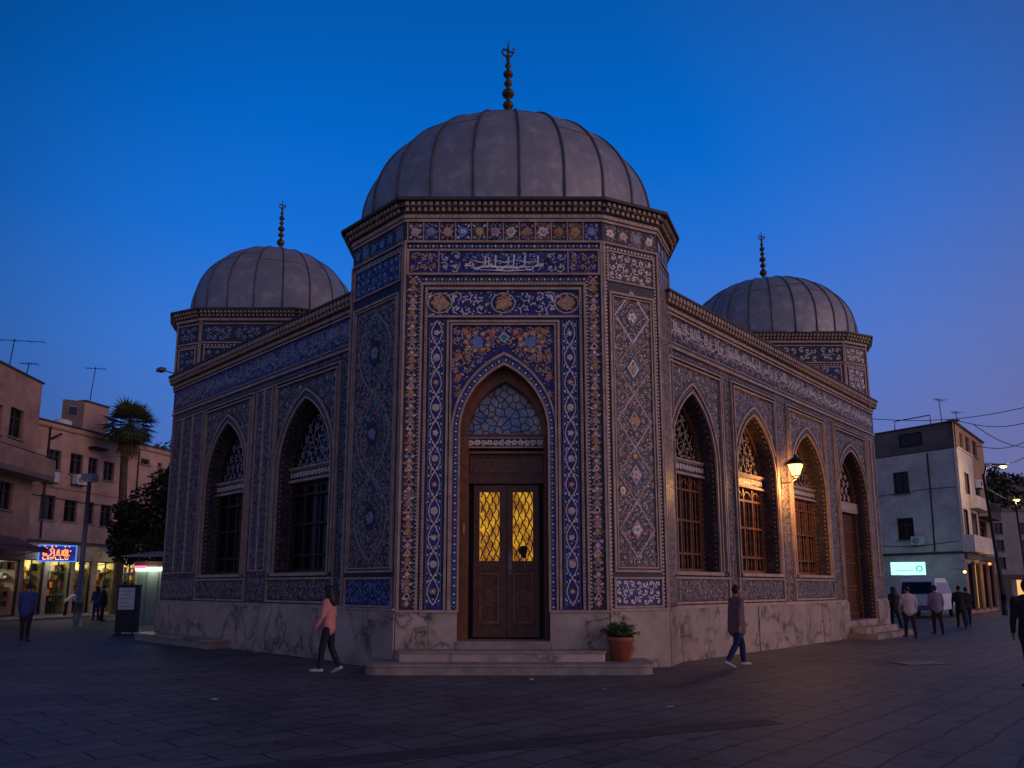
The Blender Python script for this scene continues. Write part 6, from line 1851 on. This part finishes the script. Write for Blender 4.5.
    P = MB(M); cap(P, [(waist - ln(.05), .135 * b, .095 * b), (hip, .150 * b, .102 * b), (hip - Vector((0, 0, .04)), .14 * b, .095 * b)])
    for (hp, kn, an, toe, heel) in legs:
        cap(P, [(hp + Vector((0, 0, -.04)), .090 * b, .090 * b), (kn, .068, .070)]); cap(P, [(kn, .068, .070), ((kn * .6 + an * .4), .064, .068), (an + Vector((0, 0, .01)), .052, .056)])
    fuse(P, 'trousers', bottom, t, vox * 1.2)
    for (hp, kn, an, toe, heel) in legs:
        P = MB(M); cap(P, [(heel + Vector((0, 0, .012)), .040, .036), ((heel + toe) / 2 + Vector((0, 0, .012)), .046, .040), (toe + (toe - heel).normalized() * .02, .038, .026)])
        cap(P, [(an, .042, .045), ((heel + an) / 2 + Vector((0, .02, 0)), .042, .05)])
        fuse(P, 'shoe', shoe, t, vox)
    P = MB(M)
    P.ball(tuple(hc + Vector((0, -.022, .028))), .1, HAIR, 14, 10, (.88, .98, 1.10)); P.ball(tuple(hc + Vector((0, .02, .075))), .07, HAIR, 10, 8, (1, 1, .7))
    if hair == 'long':
        cap(P, [(hc + Vector((0, -.06, .04)), .10, .085), (neck + Vector((0, -.075, .03)), .125, .085), (shc + Vector((0, -.10, .0)), .12, .065), (shc + Vector((0, -.115, -.06)), .09, .045)])
        for sx in (-1, 1): cap(P, [(hc + Vector((sx * .07, -.01, .02)), .03, .05), (neck + Vector((sx * .075, -.01, .0)), .03, .05), (shc + Vector((sx * .07, .0, .0)), .025, .04)])
    fuse(P, 'hair', HAIR, t, vox * 1.2)
    return t
# yaw: 0 faces away (+y); +90 deg faces left, -90 deg faces right
person('woman in a pink top and dark trousers walking left past the left wing', -3.55, 14.85, R(78), 1.64, (.20, .10, -.06, .38), (.12, -.08), PINKC, DARKC, SHOEW, 'long', True, True, build_=1.0)
person('man in a maroon sweater and jeans walking right past the right wing', 4.66, 15.9, R(-78), 1.66, (.40, .35, -.16, .40), (.34, -.32), MAROON, NAVYJ, SHOEW, 'short', True, True, coat=True, build_=1.28)
person('man in a blue jacket seen from behind at the left edge', -14.75, 23.2, R(12), 1.72, (.06, .03, -.08, .05), (.05, -.05), BLUEC, DARKC, SHOED, 'short', True, True, coat=False, build_=1.15, elbow=.15)
person('person in a dark top cut by the right edge of the picture', 8.56, 12.6, R(-10), 1.74, (.05, .03, -.05, .05), (.05, -.05), DARKC, DARKC, SHOED, 'short', True, True, build_=1.25, coat=True, elbow=.15)
person('person with long dark hair in black beside the corner of the right wing', 14.3, 28.5, R(10), 1.62, (.15, .1, -.2, .2), (.05, .1), DARKC, DARKC, SHOED, 'long', True, False)
person('person in a pale lilac top walking away near the side door', 12.85, 24.7, R(-5), 1.63, (.22, .1, -.15, .15), (.2, -.2), LILAC, DARKC, SHOED, 'short', True, False, build_=1.15)
person('person in a mauve jacket walking away in front of the van', 14.8, 26.6, R(-5), 1.66, (.12, .1, -.15, .1), (.1, -.15), MAUVE, DARKC, SHOED, 'short', True, False, build_=1.1)
person('left person of the dark-clothed pair walking down the right street', 18.1, 30.8, R(-20), 1.66, (.2, .1, -.2, .2), (.15, -.1), DARKC, DARKC, SHOED, 'short', True, False, build_=1.2, coat=True)
person('right person of the dark-clothed pair walking down the right street', 19.1, 32.0, R(-20), 1.6, (-.2, .2, .2, .1), (-.1, .15), DARKC, NAVYJ, SHOED, 'short', True, False, build_=1.05)
person('person in dark clothes standing before the shops, left of the pair', -20.5, 37.6, R(60), 1.66, (.05, .02, -.05, .05), (.1, 0), BLUEC, NAVYJ, SHOED, 'long', True, False)
person('person in a black coat standing nearest the sign board before the shops', -19.65, 36.6, R(-40), 1.7, (.1, .05, -.1, .08), (.05, 0), DARKC, DARKC, SHOED, 'short', True, False, build_=1.15, coat=True)
person('person in a white top bending by the shop left of the lamp post', -24.0, 41.0, R(-30), 1.62, (.15, .15, -.1, .1), (.7, .6), WHITEC, DARKC, SHOED, 'short', True, False, lean=.9)

# ------------------------------------------------------------------ clutter on the ordinary buildings
def aircon(T, x, z, lab):
    t = thing('air_conditioner', lab, 'air conditioner', tuple(T_at(T, x, .1, z)), 0, 'air conditioners on the house walls')
    P = MB(T); P.box(x - .4, .12, z, x + .4, .45, z + .55, WHITEP); P.build('casing', t)
    P = MB(T)
    for i in range(4): P.band([(x - .1 + (.05 + i * .05) * cos(a * pi / 6), z + .27 + (.05 + i * .05) * sin(a * pi / 6)) for a in range(12)], [(x - .1 + (.065 + i * .05) * cos(a * pi / 6), z + .27 + (.065 + i * .05) * sin(a * pi / 6)) for a in range(12)], .45, .465, IRON, True)
    P.build('fan_grille', t)
    P = MB(T); P.box(x - .35, 0, z - .06, x - .3, .45, z, IRON); P.box(x + .3, 0, z - .06, x + .35, .45, z, IRON); P.build('bracket', t)
x, z = ub(76, 485); aircon(TB, x, z, 'air conditioner between the two window rows of the pink building')
x, z = ub(46, 482); aircon(TB, x, z, 'air conditioner by the drainpipe of the pink building')
x, z = u1f(921, 545); aircon(T1, x, z, 'air conditioner low on the blank side of the white corner building')
for x, z, lab in ((5.3, 8.3, 'air conditioner beside the upper balcony of the white corner building'),):
    aircon(T2, x, z, lab)
P = MB(T1); P.path([(8.3, .05, 10.3), (8.3, .05, 7.2), (8.25, .05, 3.9)], .045, 6, FLASH)
P.path([(0.5, .03, 7.9), (4.0, .03, 7.75), (8.2, .03, 7.95), (9.9, .03, 7.9)], .018, 4, IRON); P.path([(4.5, .04, 4.4), (7, .04, 4.25), (9.8, .04, 4.5)], .018, 4, IRON); P.build('wall_pipe', bW)
P = MB(TB); P.path([(0.2, .05, 6.5), (5, .05, 6.35), (9, .05, 6.5), (14, .05, 6.3)], .018, 4, IRON); P.path([(8.6, .06, 10.2), (8.6, .06, 4.2)], .04, 6, FLASH); P.build('wall_pipe', bB)
